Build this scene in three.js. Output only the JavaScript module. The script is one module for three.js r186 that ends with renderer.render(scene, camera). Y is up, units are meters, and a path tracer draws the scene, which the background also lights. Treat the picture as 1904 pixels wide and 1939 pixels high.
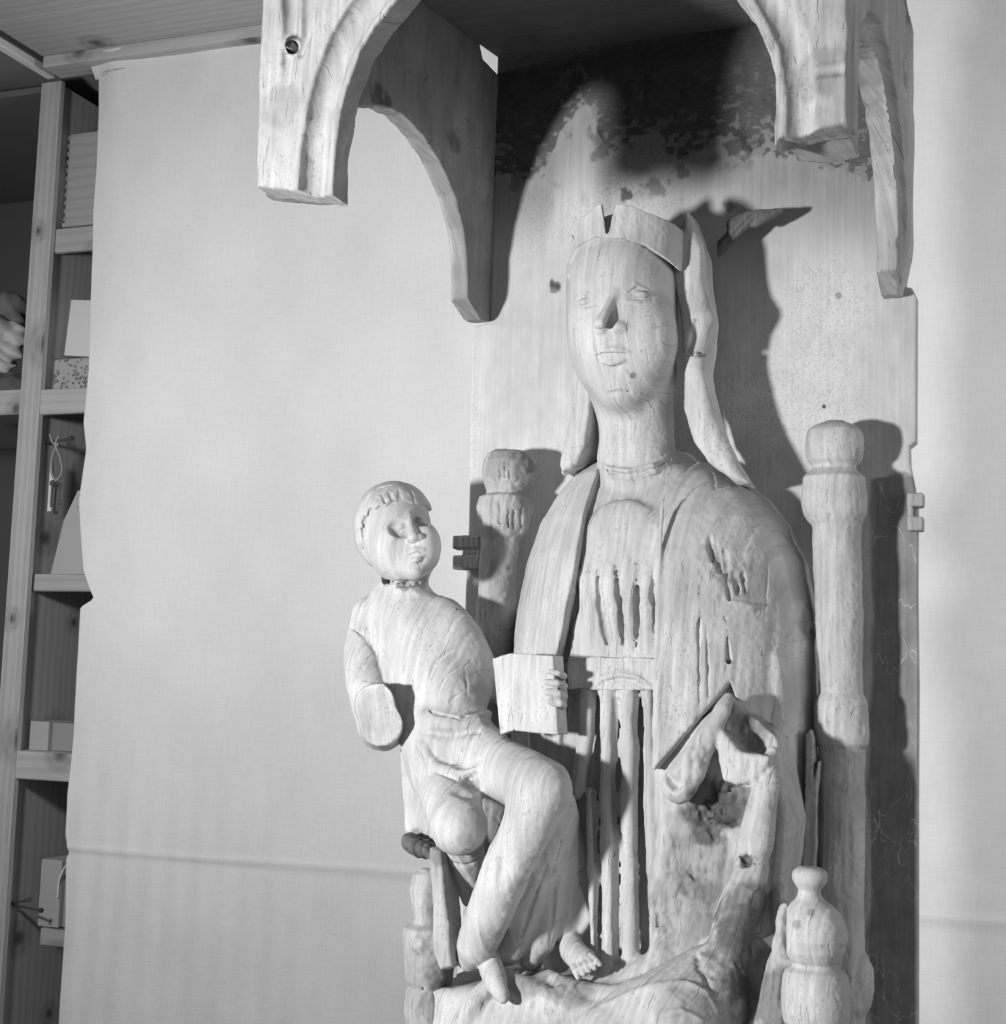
import * as THREE from 'three';
import { RoundedBoxGeometry } from 'three/addons/geometries/RoundedBoxGeometry.js';
import { mergeGeometries } from 'three/addons/utils/BufferGeometryUtils.js';
import { RectAreaLightUniformsLib } from 'three/addons/lights/RectAreaLightUniformsLib.js';

// ---------- camera: a medium-format view from the right, looking slightly up ----------
const W = 1904, H = 1939, F = 2770, CX = 952, CY = 969.5;
const scene = new THREE.Scene();
const camera = new THREE.PerspectiveCamera(2 * Math.atan(H / 2 / F) * 180 / Math.PI, W / H, 0.05, 30);
const EYE = [0, 1.4, 1.5];
const norm3 = (a) => { const l = Math.hypot(...a); return a.map((v) => v / l); };
const dot3 = (a, b) => a[0] * b[0] + a[1] * b[1] + a[2] * b[2];
const cross3 = (a, b) => [a[1] * b[2] - a[2] * b[1], a[2] * b[0] - a[0] * b[2], a[0] * b[1] - a[1] * b[0]];
const AY = norm3([783, 24969.5, -F]);
let zn = norm3([2010 - CX, -(1307 - CY), -F]);
{ const k = dot3(zn, AY); zn = norm3(zn.map((v, i) => v - AY[i] * k)); }
const AZ = zn.map((v) => -v), AX = cross3(AY, AZ);
camera.matrixAutoUpdate = true;
camera.position.set(...EYE);
{ const m = new THREE.Matrix4().makeBasis(new THREE.Vector3(AX[0], AY[0], AZ[0]), new THREE.Vector3(AX[1], AY[1], AZ[1]), new THREE.Vector3(AX[2], AY[2], AZ[2]));
  camera.quaternion.setFromRotationMatrix(m); }
scene.add(camera);

// ---------- light: key flood lamp at the left, two lamps on the cloth, two added fills ----------
RectAreaLightUniformsLib.init();
scene.background = new THREE.Color(0x000000);
const renderer = new THREE.WebGLRenderer({ antialias: true });
renderer.toneMapping = THREE.LinearToneMapping;
renderer.toneMappingExposure = 1.06;
renderer.shadowMap.enabled = true;
renderer.shadowMap.type = THREE.PCFSoftShadowMap;
const LAMPS = [
  { p: [-1.1, 1.4, 1.6], t: [-0.38, 1.6, 0], i: 11, a: 0.62, r: 2.6, pen: 0.6 },     // key flood lamp
  { p: [-1.9, 1.95, 0.3], t: [-1.3, 1.7, -1.45], i: 7.3, a: 1.25, r: 5, pen: 0.8 },    // on the cloth, from the left
  { p: [0.95, 1.8, -0.05], t: [-0.5, 1.5, -1.45], i: 3.2, a: 1.0, r: 5, pen: 1 },    // on the cloth, from the right
];
for (const L of LAMPS) {
  const s = new THREE.SpotLight(0xffffff, L.i, 0, L.a, L.pen, 2);
  s.position.set(...L.p); s.target.position.set(...L.t); s.castShadow = true; s.shadow.radius = L.r; s.shadow.mapSize.set(2048, 2048);
  scene.add(s, s.target);
}
for (const [p, t, L, w, h] of [[[0.9, 1.9, 3.2], [-0.3, 1.5, 0], 0.55, 2.4, 1.6], [[2.1, 1.7, 0.55], [-0.3, 1.6, 0.1], 2.4, 1.4, 1.4]]) { // added unseen area lights: soft fill behind the camera and from the right
  const a = new THREE.RectAreaLight(0xffffff, L, w, h); a.position.set(...p); a.lookAt(...t); scene.add(a);
}

// ---------- measuring helpers: a ray through a point of the picture, met with a real plane ----------
function ray(px, py) { const c = [(px - CX) / F, -(py - CY) / F, -1]; return [dot3(AX, c), dot3(AY, c), dot3(AZ, c)]; }
function at(px, py, z) { const d = ray(px, py), t = (z - EYE[2]) / d[2]; return [EYE[0] + d[0] * t, EYE[1] + d[1] * t, z]; }
const poly = (list, z) => list.map(([x, y]) => { const p = at(x, y, z); return [p[0], p[1]]; });

// ---------- noise ----------
function rng(seed) { let s = seed >>> 0; return () => { s = (s + 0x6D2B79F5) >>> 0; let t = s; t = Math.imul(t ^ (t >>> 15), t | 1); t ^= t + Math.imul(t ^ (t >>> 7), t | 61); return ((t ^ (t >>> 14)) >>> 0) / 4294967296; }; }
function h3(x, y, z) { let n = Math.imul(x, 374761393) + Math.imul(y, 668265263) + Math.imul(z, 1442695041); n = Math.imul(n ^ (n >>> 13), 1274126177); return ((n ^ (n >>> 16)) >>> 0) / 4294967296; }
const sm = (t) => t * t * (3 - 2 * t), mix = (a, b, t) => a + (b - a) * t, clamp = (v, a = 0, b = 1) => v < a ? a : v > b ? b : v;
const step = (a, b, v) => sm(clamp((v - a) / (b - a)));
function n3(x, y, z) {
  const i = Math.floor(x), j = Math.floor(y), k = Math.floor(z), u = sm(x - i), v = sm(y - j), w = sm(z - k);
  return mix(mix(mix(h3(i, j, k), h3(i + 1, j, k), u), mix(h3(i, j + 1, k), h3(i + 1, j + 1, k), u), v), mix(mix(h3(i, j, k + 1), h3(i + 1, j, k + 1), u), mix(h3(i, j + 1, k + 1), h3(i + 1, j + 1, k + 1), u), v), w);
}
function n2p(x, y, px, py, s) { // periodic
  const i = Math.floor(x), j = Math.floor(y), u = sm(x - i), v = sm(y - j), m = (a, p) => ((a % p) + p) % p;
  const a = m(i, px), b = m(i + 1, px), c = m(j, py), d = m(j + 1, py);
  return mix(mix(h3(a, c, s), h3(b, c, s), u), mix(h3(a, d, s), h3(b, d, s), u), v);
}
const fbm = (x, y, z, o = 4) => { let s = 0, a = 0.5, t = 0; for (let k = 0; k < o; k++) { s += a * n3(x, y, z + k * 17); t += a; x *= 2.03; y *= 2.03; z *= 2.03; a *= 0.5; } return s / t; };

// ---------- textures ----------
function texture(w, h, fn, srgb = true, repeat) {
  const d = new Uint8Array(w * h * 4);
  for (let y = 0; y < h; y++) for (let x = 0; x < w; x++) { const v = clamp(fn(x / w, y / h)) * 255, o = (y * w + x) * 4; d[o] = d[o + 1] = d[o + 2] = v; d[o + 3] = 255; }
  const t = new THREE.DataTexture(d, w, h); t.magFilter = THREE.LinearFilter; t.minFilter = THREE.LinearMipmapLinearFilter; t.generateMipmaps = true;
  t.wrapS = t.wrapT = THREE.RepeatWrapping; if (srgb) t.colorSpace = THREE.SRGBColorSpace; if (repeat) t.repeat.set(...repeat); t.needsUpdate = true; return t;
}
// weathered bare wood, 0.25 m square: upright grain, hair cracks, specks
const grainAt = (u, v) => 0.5 * n2p(u * 64, v * 5, 64, 5, 1) + 0.3 * n2p(u * 180, v * 11, 180, 11, 2) + 0.2 * n2p(u * 380, v * 30, 380, 30, 3);
const crackR = rng(7), cracks = Array.from({ length: 110 }, () => [crackR(), crackR(), 0.012 + 0.05 * crackR() * crackR(), crackR() * 0.012 - 0.006, 0.2 + 0.6 * crackR()]);
function crackAt(u, v) {
  let c = 0;
  for (const [x, y, l, s, a] of cracks) {
    let dv = v - y; dv -= Math.round(dv); const t = dv / l; if (t < -1 || t > 1) continue;
    let du = u - x - s * t - 0.0012 * Math.sin(t * 7 + x * 40); du -= Math.round(du);
    const wd = 0.0013 * (1 - t * t) + 0.0002; c = Math.max(c, a * clamp(1.4 - Math.abs(du) / wd));
  }
  return c;
}
const blot = (u, v) => 0.6 * n2p(u * 7, v * 5, 7, 5, 9) + 0.4 * n2p(u * 19, v * 13, 19, 13, 10);
const woodMap = texture(1024, 1024, (u, v) => 0.80 + 0.16 * (grainAt(u, v) - 0.5) + 0.16 * (blot(u, v) - 0.5) - 0.2 * crackAt(u, v) - 0.09 * step(0.66, 0.86, n2p(u * 210, v * 120, 210, 120, 5) * (0.6 + 0.5 * blot(u, v))));
const woodBump = texture(1024, 1024, (u, v) => 0.62 + 0.35 * (grainAt(u, v) - 0.5) + 0.2 * (n2p(u * 40, v * 26, 40, 26, 12) - 0.5) - 0.4 * crackAt(u, v), false);
// planed pine with rings running along u
const pineMap = texture(1024, 256, (u, v) => {
  const k = v * 9 + 0.7 * n2p(u * 3, v * 2, 3, 2, 21) + 0.25 * n2p(u * 11, v * 6, 11, 6, 22), ring = 0.5 + 0.5 * Math.sin(k * 6.283);
  let t = 0.80 - 0.045 * ring * ring - 0.04 * n2p(u * 20, v * 160, 20, 160, 23);
  for (const [x, y, r] of [[0.2, 0.35, 0.03], [0.71, 0.7, 0.022], [0.5, 0.15, 0.015]]) { const d = Math.hypot((u - x) * 4, v - y) / (r * 4); t -= 0.38 * clamp(1.25 - d) + 0.1 * clamp(1 - Math.abs(d - 1.6)); }
  return t;
});
const clothBump = texture(1024, 1024, (u, v) => 0.5 + 0.25 * (n2p(u * 500, v * 40, 500, 40, 31) - 0.5) + 0.25 * (n2p(u * 40, v * 500, 40, 500, 32) - 0.5) + 0.3 * (n2p(u * 24, v * 6, 24, 6, 33) - 0.5), false);
const clothMap = texture(1024, 1024, (u, v) => 0.86 + 0.018 * (n2p(u * 340, v * 26, 340, 26, 34) - 0.5) + 0.018 * (n2p(u * 30, v * 300, 30, 300, 35) - 0.5) + 0.03 * (n2p(u * 5, v * 4, 5, 4, 36) - 0.5));

const grey = (v) => new THREE.Color().setRGB(v, v, v);
const mat = (v, o = {}) => new THREE.MeshStandardMaterial({ color: grey(v), roughness: 0.8, metalness: 0, side: THREE.DoubleSide, ...o });
const carved = (v, bump = 0.0012) => mat(v, { map: woodMap, bumpMap: woodBump, bumpScale: bump, vertexColors: true, roughness: 0.72 });
const M = {
  statue: carved(0.78), shrine: carved(0.74), throne: carved(0.74), child: carved(0.8),
  pine: mat(0.7, { map: pineMap, bumpMap: pineMap, bumpScale: 0.0006 }), pinePale: mat(0.78, { map: pineMap, bumpMap: pineMap, bumpScale: 0.0006 }),
  cloth: mat(0.93, { map: clothMap, bumpMap: clothBump, bumpScale: 0.0006, roughness: 0.95 }),
  plaster: mat(0.55), dark: mat(0.16), board: mat(0.34), card: mat(0.66), cardDark: mat(0.3), iron: mat(0.1, { roughness: 0.5, metalness: 0.4 }), rust: carved(0.3), white: mat(0.8), black: mat(0.03),
};

// ---------- scene bookkeeping ----------
const used = {};
const numbered = (n) => { const k = used[n] = (used[n] ?? -1) + 1; return k ? `${n}_${String(k).padStart(3, '0')}` : n; };
function thing(name, label, category, pos = [0, 0, 0], group) { const o = new THREE.Group(); o.name = numbered(name); o.position.set(...pos); o.userData = { label, category }; if (group) o.userData.group = group; scene.add(o); return o; }
function struct(o) { scene.add(o); o.userData.kind = 'structure'; return o; }
function part(name, geo, m, parent, label) { // geometry in world coordinates, re-based to the thing's origin
  const o = new THREE.Mesh(geo, m); o.name = name; const p = new THREE.Vector3(); for (let q = parent; q && q !== scene; q = q.parent) p.add(q.position);
  if (p.lengthSq() > 0) geo.translate(-p.x, -p.y, -p.z);
  if (label) o.userData.label = label; parent.add(o); return o;
}
function boxGeo(x0, y0, z0, x1, y1, z1, r = 0.002, uvs = 1) {
  const w = Math.abs(x1 - x0), h = Math.abs(y1 - y0), d = Math.abs(z1 - z0);
  const g = new RoundedBoxGeometry(w, h, d, 2, Math.min(r, w / 2.1, h / 2.1, d / 2.1)); g.translate((x0 + x1) / 2, (y0 + y1) / 2, (z0 + z1) / 2);
  planarUV(g, uvs); return g;
}
function planarUV(g, k = 1, swap = false) { // real-size uv chosen by the facing of each vertex
  const p = g.attributes.position, n = g.attributes.normal, uv = new Float32Array(p.count * 2);
  for (let i = 0; i < p.count; i++) {
    const x = p.getX(i), y = p.getY(i), z = p.getZ(i), ax = Math.abs(n.getX(i)), ay = Math.abs(n.getY(i)), az = Math.abs(n.getZ(i));
    let u, v; if (az >= ax && az >= ay) { u = x; v = y; } else if (ax >= ay) { u = z; v = y; } else { u = x; v = z; }
    if (swap) [u, v] = [v, u]; uv[i * 2] = u * k; uv[i * 2 + 1] = v * k * (swap === 'pine' ? 4 : 1);
  }
  g.setAttribute('uv', new THREE.BufferAttribute(uv, 2)); return g;
}
function pineUV(g, along) { // pine texture: 1 m along the grain, 0.25 m across
  const p = g.attributes.position, n = g.attributes.normal, uv = new Float32Array(p.count * 2);
  for (let i = 0; i < p.count; i++) {
    const c = [p.getX(i), p.getY(i), p.getZ(i)], a = [Math.abs(n.getX(i)), Math.abs(n.getY(i)), Math.abs(n.getZ(i))];
    const o = [0, 1, 2].filter((k) => k !== along).sort((q, w) => a[q] - a[w])[0];
    uv[i * 2] = c[along]; uv[i * 2 + 1] = c[o] * 4;
  }
  g.setAttribute('uv', new THREE.BufferAttribute(uv, 2)); return g;
}

// ---------- signed distance carving ----------
const V = (a, b, t) => [mix(a[0], b[0], t), mix(a[1], b[1], t), mix(a[2], b[2], t)];
const sph = (c, r) => (x, y, z) => Math.hypot(x - c[0], y - c[1], z - c[2]) - r;
function ell(c, r, rz = 0, ry = 0, rx = 0) {
  const m = new THREE.Matrix4().makeRotationFromEuler(new THREE.Euler(rx, ry, rz)).transpose().elements, mn = Math.min(...r);
  return (x, y, z) => {
    x -= c[0]; y -= c[1]; z -= c[2];
    const a = m[0] * x + m[4] * y + m[8] * z, b = m[1] * x + m[5] * y + m[9] * z, d = m[2] * x + m[6] * y + m[10] * z;
    const k0 = Math.hypot(a / r[0], b / r[1], d / r[2]), k1 = Math.hypot(a / r[0] / r[0], b / r[1] / r[1], d / r[2] / r[2]);
    return k1 < 1e-9 ? -mn : k0 * (k0 - 1) / k1;
  };
}
function rc(a, b, ra, rb) { // tapered capsule
  const d = [b[0] - a[0], b[1] - a[1], b[2] - a[2]], l2 = dot3(d, d) || 1e-9;
  return (x, y, z) => { const px = x - a[0], py = y - a[1], pz = z - a[2], t = clamp((px * d[0] + py * d[1] + pz * d[2]) / l2); return Math.hypot(px - d[0] * t, py - d[1] * t, pz - d[2] * t) - mix(ra, rb, t); };
}
function tube(pts, r0, r1 = r0, taper = false) { // pts [x,y,z,(r)]
  const n = pts.length - 1, segs = [];
  for (let i = 0; i < n; i++) {
    const rr = (k) => pts[k][3] ?? (taper ? r0 * Math.sqrt(Math.max(0.02, 1 - Math.pow(2 * k / n - 1, 2))) : mix(r0, r1, k / n));
    segs.push(rc(pts[i], pts[i + 1], rr(i), rr(i + 1)));
  }
  return (x, y, z) => { let m = 1e9; for (const s of segs) { const v = s(x, y, z); if (v < m) m = v; } return m; };
}
function obox(c, hf, r = 0.002, e = [0, 0, 0]) {
  const m = new THREE.Matrix4().makeRotationFromEuler(new THREE.Euler(...e)).transpose().elements;
  return (x, y, z) => {
    x -= c[0]; y -= c[1]; z -= c[2];
    const a = Math.abs(m[0] * x + m[4] * y + m[8] * z) - hf[0] + r, b = Math.abs(m[1] * x + m[5] * y + m[9] * z) - hf[1] + r, d = Math.abs(m[2] * x + m[6] * y + m[10] * z) - hf[2] + r;
    return Math.hypot(Math.max(a, 0), Math.max(b, 0), Math.max(d, 0)) + Math.min(Math.max(a, b, d), 0) - r;
  };
}
function sd2(P) { // distance to a polygon in two dimensions
  const n = P.length;
  return (x, y) => {
    let d = 1e9, s = 1;
    for (let i = 0, j = n - 1; i < n; j = i++) {
      const ex = P[j][0] - P[i][0], ey = P[j][1] - P[i][1], wx = x - P[i][0], wy = y - P[i][1], t = clamp((wx * ex + wy * ey) / (ex * ex + ey * ey + 1e-12));
      const bx = wx - ex * t, by = wy - ey * t; d = Math.min(d, bx * bx + by * by);
      const c1 = y >= P[i][1], c2 = y < P[j][1], c3 = ex * wy > ey * wx; if ((c1 && c2 && c3) || (!c1 && !c2 && !c3)) s = -s;
    }
    return s * Math.sqrt(d);
  };
}
function ext(P, z0, z1, r = 0.003, zf) { // polygon with thickness; zf(x,y) may shape the front
  const s = sd2(P);
  return (x, y, z) => {
    const a = s(x, y) + r, b = Math.max(z - (zf ? zf(x, y, z1) : z1), z0 - z) + r;
    return Math.hypot(Math.max(a, 0), Math.max(b, 0)) + Math.min(Math.max(a, b), 0) - r;
  };
}
function loft(keys, n = 2.4, zs = 0) { // keys [y, xl, xr, b] from low y to high y: rounded column growing out of z = zs
  keys = [...keys].sort((a, b) => a[0] - b[0]);
  const f = (x, y, z) => {
    let i = 0; while (i < keys.length - 2 && y > keys[i + 1][0]) i++;
    const A = keys[i], B = keys[i + 1], t = clamp((y - A[0]) / (B[0] - A[0])), ts = t, xl = mix(A[1], B[1], ts), xr = mix(A[2], B[2], ts), b = mix(A[3], B[3], ts), a = (xr - xl) / 2;
    const q = Math.pow(Math.pow(Math.abs(x - (xl + xr) / 2) / a, n) + Math.pow(Math.abs(z - zs) / b, n), 1 / n);
    let d = (q - 1) * Math.min(a, b) * 0.92;
    d = Math.max(d, y - keys[keys.length - 1][0], keys[0][0] - y, zs - z - 0.001); return d;
  };
  f.steep = true; return f;
}
class Model {
  constructor() { this.ops = []; this.post = null; }
  add(f, k = 0) { this.ops.push([f, 1, k]); return this; }
  sub(f, k = 0) { this.ops.push([f, -1, k]); return this; }
  cut(f, k = 0) { this.ops.push([f, 0, k]); return this; } // intersection
  ev(x, y, z, ops = this.ops) {
    let d = 1;
    for (const [f, s, k] of ops) {
      const v = f(x, y, z);
      if (s > 0) { if (k > 0) { const h = Math.max(k - Math.abs(d - v), 0) / k; d = Math.min(d, v) - h * h * k * 0.25; } else if (v < d) d = v; }
      else { const w = s < 0 ? -v : v; if (k > 0) { const h = Math.max(k - Math.abs(d - w), 0) / k; d = Math.max(d, w) + h * h * k * 0.25; } else if (w > d) d = w; }
    }
    return this.post ? this.post(d, x, y, z) : d;
  }
  hit(px, py, z0 = 0.55, fallback = 0.15) { // where the sight line through a picture point meets the carving so far
    const d = ray(px, py), p = at(px, py, z0), l = Math.hypot(...d), u = d.map((v) => v / l), post = this.post; this.post = null;
    let t = 0, ok = null; for (let i = 0; i < 400; i++) { const q = [p[0] + u[0] * t, p[1] + u[1] * t, p[2] + u[2] * t], v = this.ev(...q); if (v < 0.0004) { ok = q; break; } t += Math.max(v * 0.6, 0.0004); if (q[2] < -0.02) break; }
    this.post = post; return ok ?? at(px, py, fallback);
  }
  path(list, dz = 0, fb) { return list.map(([x, y]) => { const p = this.hit(x, y, 0.55, fb); p[2] += dz; return p; }); }
  groove(list, r, k = 0, depth = 0, fb) { const P = this.path(list, -depth, fb); this.sub(tube(P, r * PX, r * PX, true), k || r * PX * 0.5); return this; }
  ridge(list, r, k = 0, lift = 0, fb) { const P = this.path(list, lift, fb); this.add(tube(P, r * PX, r * PX, true), k || r * PX); return this; }
}
const PX = 0.0005; // a picture point on the carving, in metres, about
function mesh(model, lo, hi, h, tone) {
  const B = 8, nx = Math.ceil((hi[0] - lo[0]) / h / B), ny = Math.ceil((hi[1] - lo[1]) / h / B), nz = Math.ceil((hi[2] - lo[2]) / h / B), hb = B * h * 0.5 * 1.7321, N = B + 1;
  const verts = [], vops = [], map = new Map(), blocks = [], SX = nx * B + 2, SY = ny * B + 2, id = (i, j, k) => (k * SY + j) * SX + i;
  const val = new Float32Array(N * N * N), post = model.post, slack = model.ops.some(([f]) => f.steep) ? 1.6 : 1, ks = model.ops.map((o) => o[2]);
  for (let i = ks.length - 2; i >= 0; i--) ks[i] = Math.max(ks[i], ks[i + 1]);
  for (let bz = 0; bz < nz; bz++) for (let by = 0; by < ny; by++) for (let bx = 0; bx < nx; bx++) {
    const ox = lo[0] + bx * B * h, oy = lo[1] + by * B * h, oz = lo[2] + bz * B * h, c = [ox + B * h / 2, oy + B * h / 2, oz + B * h / 2];
    model.post = null; const d0 = model.ev(...c); model.post = post;
    if (Math.abs(d0) > (hb * 1.2 + 0.005) * slack) continue;
    const ops = model.ops.filter(([f, s], q) => s === 0 || f.steep || f(...c) < hb * 1.1 + ks[q] + 0.003);
    for (let k = 0; k < N; k++) for (let j = 0; j < N; j++) for (let i = 0; i < N; i++) val[(k * N + j) * N + i] = model.ev(ox + i * h, oy + j * h, oz + k * h, ops);
    let any = false; const signs = new Uint8Array(N * N * N); for (let q = 0; q < val.length; q++) signs[q] = val[q] < 0 ? 1 : 0;
    for (let k = 0; k < B; k++) for (let j = 0; j < B; j++) for (let i = 0; i < B; i++) {
      const q = (k * N + j) * N + i, cs = [q, q + 1, q + N, q + N + 1, q + N * N, q + N * N + 1, q + N * N + N, q + N * N + N + 1];
      let s = 0; for (const o of cs) s += signs[o]; if (s === 0 || s === 8) continue; any = true;
      let vx = 0, vy = 0, vz = 0, n = 0;
      for (const [a, b] of EDGES) { const va = val[cs[a]], vb = val[cs[b]]; if ((va < 0) === (vb < 0)) continue; const t = va / (va - vb); vx += mix(a & 1, b & 1, t); vy += mix((a >> 1) & 1, (b >> 1) & 1, t); vz += mix(a >> 2, b >> 2, t); n++; }
      map.set(id(bx * B + i + 1, by * B + j + 1, bz * B + k + 1), verts.length / 3); verts.push(ox + (i + vx / n) * h, oy + (j + vy / n) * h, oz + (k + vz / n) * h); vops.push(ops);
    }
    if (any) blocks.push([bx * B + 1, by * B + 1, bz * B + 1, signs]);
  }
  const idx = [], NN = N * N, quad = (a, b, c, d, flip) => { if (a === undefined || b === undefined || c === undefined || d === undefined) return; if (!flip) idx.push(a, c, b, c, a, d); else idx.push(a, b, c, a, c, d); };
  for (const [i0, j0, k0, s] of blocks) for (let k = 0; k < B; k++) for (let j = 0; j < B; j++) for (let i = 0; i < B; i++) {
    const q = k * NN + j * N + i, a = s[q], I = i0 + i, J = j0 + j, K = k0 + k, g = (x, y, z) => map.get(id(x, y, z));
    if (a !== s[q + 1]) quad(g(I, J, K), g(I, J - 1, K), g(I, J - 1, K - 1), g(I, J, K - 1), a === 1);
    if (a !== s[q + N]) quad(g(I, J, K), g(I, J, K - 1), g(I - 1, J, K - 1), g(I - 1, J, K), a === 1);
    if (a !== s[q + NN]) quad(g(I, J, K), g(I - 1, J, K), g(I - 1, J - 1, K), g(I, J - 1, K), a === 1);
  }
  const nv = verts.length / 3, nor = new Float32Array(nv * 3), col = new Float32Array(nv * 3), uv = new Float32Array(nv * 2), e = h * 0.75;
  for (let v = 0; v < nv; v++) {
    const x = verts[v * 3], y = verts[v * 3 + 1], z = verts[v * 3 + 2], o = vops[v];
    const a = model.ev(x + e, y - e, z - e, o), b = model.ev(x - e, y - e, z + e, o), c = model.ev(x - e, y + e, z - e, o), d = model.ev(x + e, y + e, z + e, o);
    let gx = a - b - c + d, gy = -a - b + c + d, gz = -a + b - c + d; const l = Math.hypot(gx, gy, gz) || 1; nor[v * 3] = gx / l; nor[v * 3 + 1] = gy / l; nor[v * 3 + 2] = gz / l;
    const t = tone ? tone(x, y, z) : 1; col[v * 3] = col[v * 3 + 1] = col[v * 3 + 2] = t; uv[v * 2] = (x + z * 0.3) * 4; uv[v * 2 + 1] = (y + z * 0.12) * 4;
  }
  const g = new THREE.BufferGeometry();
  g.setAttribute('position', new THREE.BufferAttribute(new Float32Array(verts), 3)); g.setAttribute('normal', new THREE.BufferAttribute(nor, 3)); g.setAttribute('color', new THREE.BufferAttribute(col, 3)); g.setAttribute('uv', new THREE.BufferAttribute(uv, 2)); g.setIndex(idx);
  tris += idx.length / 3; return g;
}
let tris = 0;
const EDGES = [[0, 1], [2, 3], [4, 5], [6, 7], [0, 2], [1, 3], [4, 6], [5, 7], [0, 4], [1, 5], [2, 6], [3, 7]];
// hand-carved surface: shallow gouge facets, long grain, a little wear
const carve = (amp0 = 1, gr = 1, rough = []) => (d, x, y, z) => {
  if (d > 0.006 || d < -0.006) return d;
  let amp = amp0; for (const [c, r, a] of rough) { const q = Math.hypot(x - c[0], y - c[1], z - c[2]) / r; if (q < 1) { const w = sm(1 - q); d += a * w * (0.006 * (fbm(x * 70, y * 55, z * 90, 3) - 0.5) + 0.0035 * (fbm(x * 230, y * 120, z * 230, 2) - 0.5)); } }
  const u = x + z * 0.3;
  return d + amp * (0.0022 * (n3(u * 70, y * 45, z * 60 + 9) - 0.5) + gr * 0.0009 * (n3(u * 330, y * 22, 3) - 0.5) + 0.0007 * (n3(u * 300, y * 220, z * 300) - 0.5));
};
const blend = (A, B, y0, y1) => (d, x, y, z) => y <= y0 ? A(d, x, y, z) : y >= y1 ? B(d, x, y, z) : mix(A(d, x, y, z), B(d, x, y, z), step(y0, y1, y));
const stainsAndShade = (list, base = 1) => (x, y, z) => { // dirt patches, some with shade put into the tone [point, radius, tone]
  let t = base * (0.93 + 0.14 * n3(x * 60, y * 18, z * 60));
  for (const [c, r, v] of list) { const d = Math.hypot(x - c[0], y - c[1], (z - c[2]) * 0.6) / r + 0.9 * (fbm(x * 130, y * 90, z * 130, 3) - 0.5); t *= mix(v, 1, step(0.75, 1.15, d)); }
  return t;
};

// ================= THE ROOM =================
const CEIL = 2.92;
{
  const wall = (name, g) => { const m = new THREE.Mesh(planarUV(g), M.plaster); m.name = name; return struct(m); };
  wall('wall_back', new THREE.BoxGeometry(6.2, 3.2, 0.1).translate(-0.2, 1.5, -2.35));
  wall('wall_left', new THREE.BoxGeometry(0.1, 3.2, 6.2).translate(-3.35, 1.5, 0.7));
  wall('wall_right', new THREE.BoxGeometry(0.1, 3.2, 6.2).translate(2.6, 1.5, 0.7));
  wall('wall_front', new THREE.BoxGeometry(6.2, 3.2, 0.1).translate(-0.2, 1.5, 3.85));
  const fl = new THREE.Mesh(pineUV(new THREE.BoxGeometry(6.2, 0.1, 6.3), 0), M.pine); fl.position.set(-0.3, -0.05, 0.75); fl.name = 'floor'; struct(fl);
  const ce = new THREE.Group(); ce.name = 'ceiling'; struct(ce);
  const slab = new THREE.Mesh(new THREE.BoxGeometry(6.2, 0.06, 6.3), M.board); slab.position.set(-0.3, CEIL + 0.075, 0.75); slab.name = 'ceiling_slab'; ce.add(slab);
  let z = -1.40, k = 0; // pine boards running along x, each a piece of its own
  while (z < 3.7) {
    const w = 0.205, g = new RoundedBoxGeometry(4.95, 0.022, w - 0.004, 2, 0.003); pineUV(g, 0);
    const uv = g.attributes.uv; for (let i = 0; i < uv.count; i++) uv.setXY(i, uv.getX(i) + k * 0.37, uv.getY(i) + k * 0.21);
    const b = new THREE.Mesh(g, M.pine); b.name = k ? `plank_${String(k).padStart(3, '0')}` : 'plank'; b.position.set(0.075, CEIL + 0.011 + (k % 3) * 0.0007, z + w / 2); ce.add(b); z += w; k++;
  }
  const tr = new THREE.Mesh(pineUV(boxGeo(-2.40, CEIL - 0.028, -1.475, 2.5, CEIL + 0.004, -1.40, 0.004), 0), M.pinePale); tr.name = 'trim_1'; struct(tr);
  const tr2 = new THREE.Mesh(pineUV(boxGeo(-2.463, CEIL - 0.012, -1.5, -2.438, CEIL + 0.01, 0.6, 0.003), 2), M.white); tr2.name = 'trim_2'; struct(tr2);
}

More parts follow.
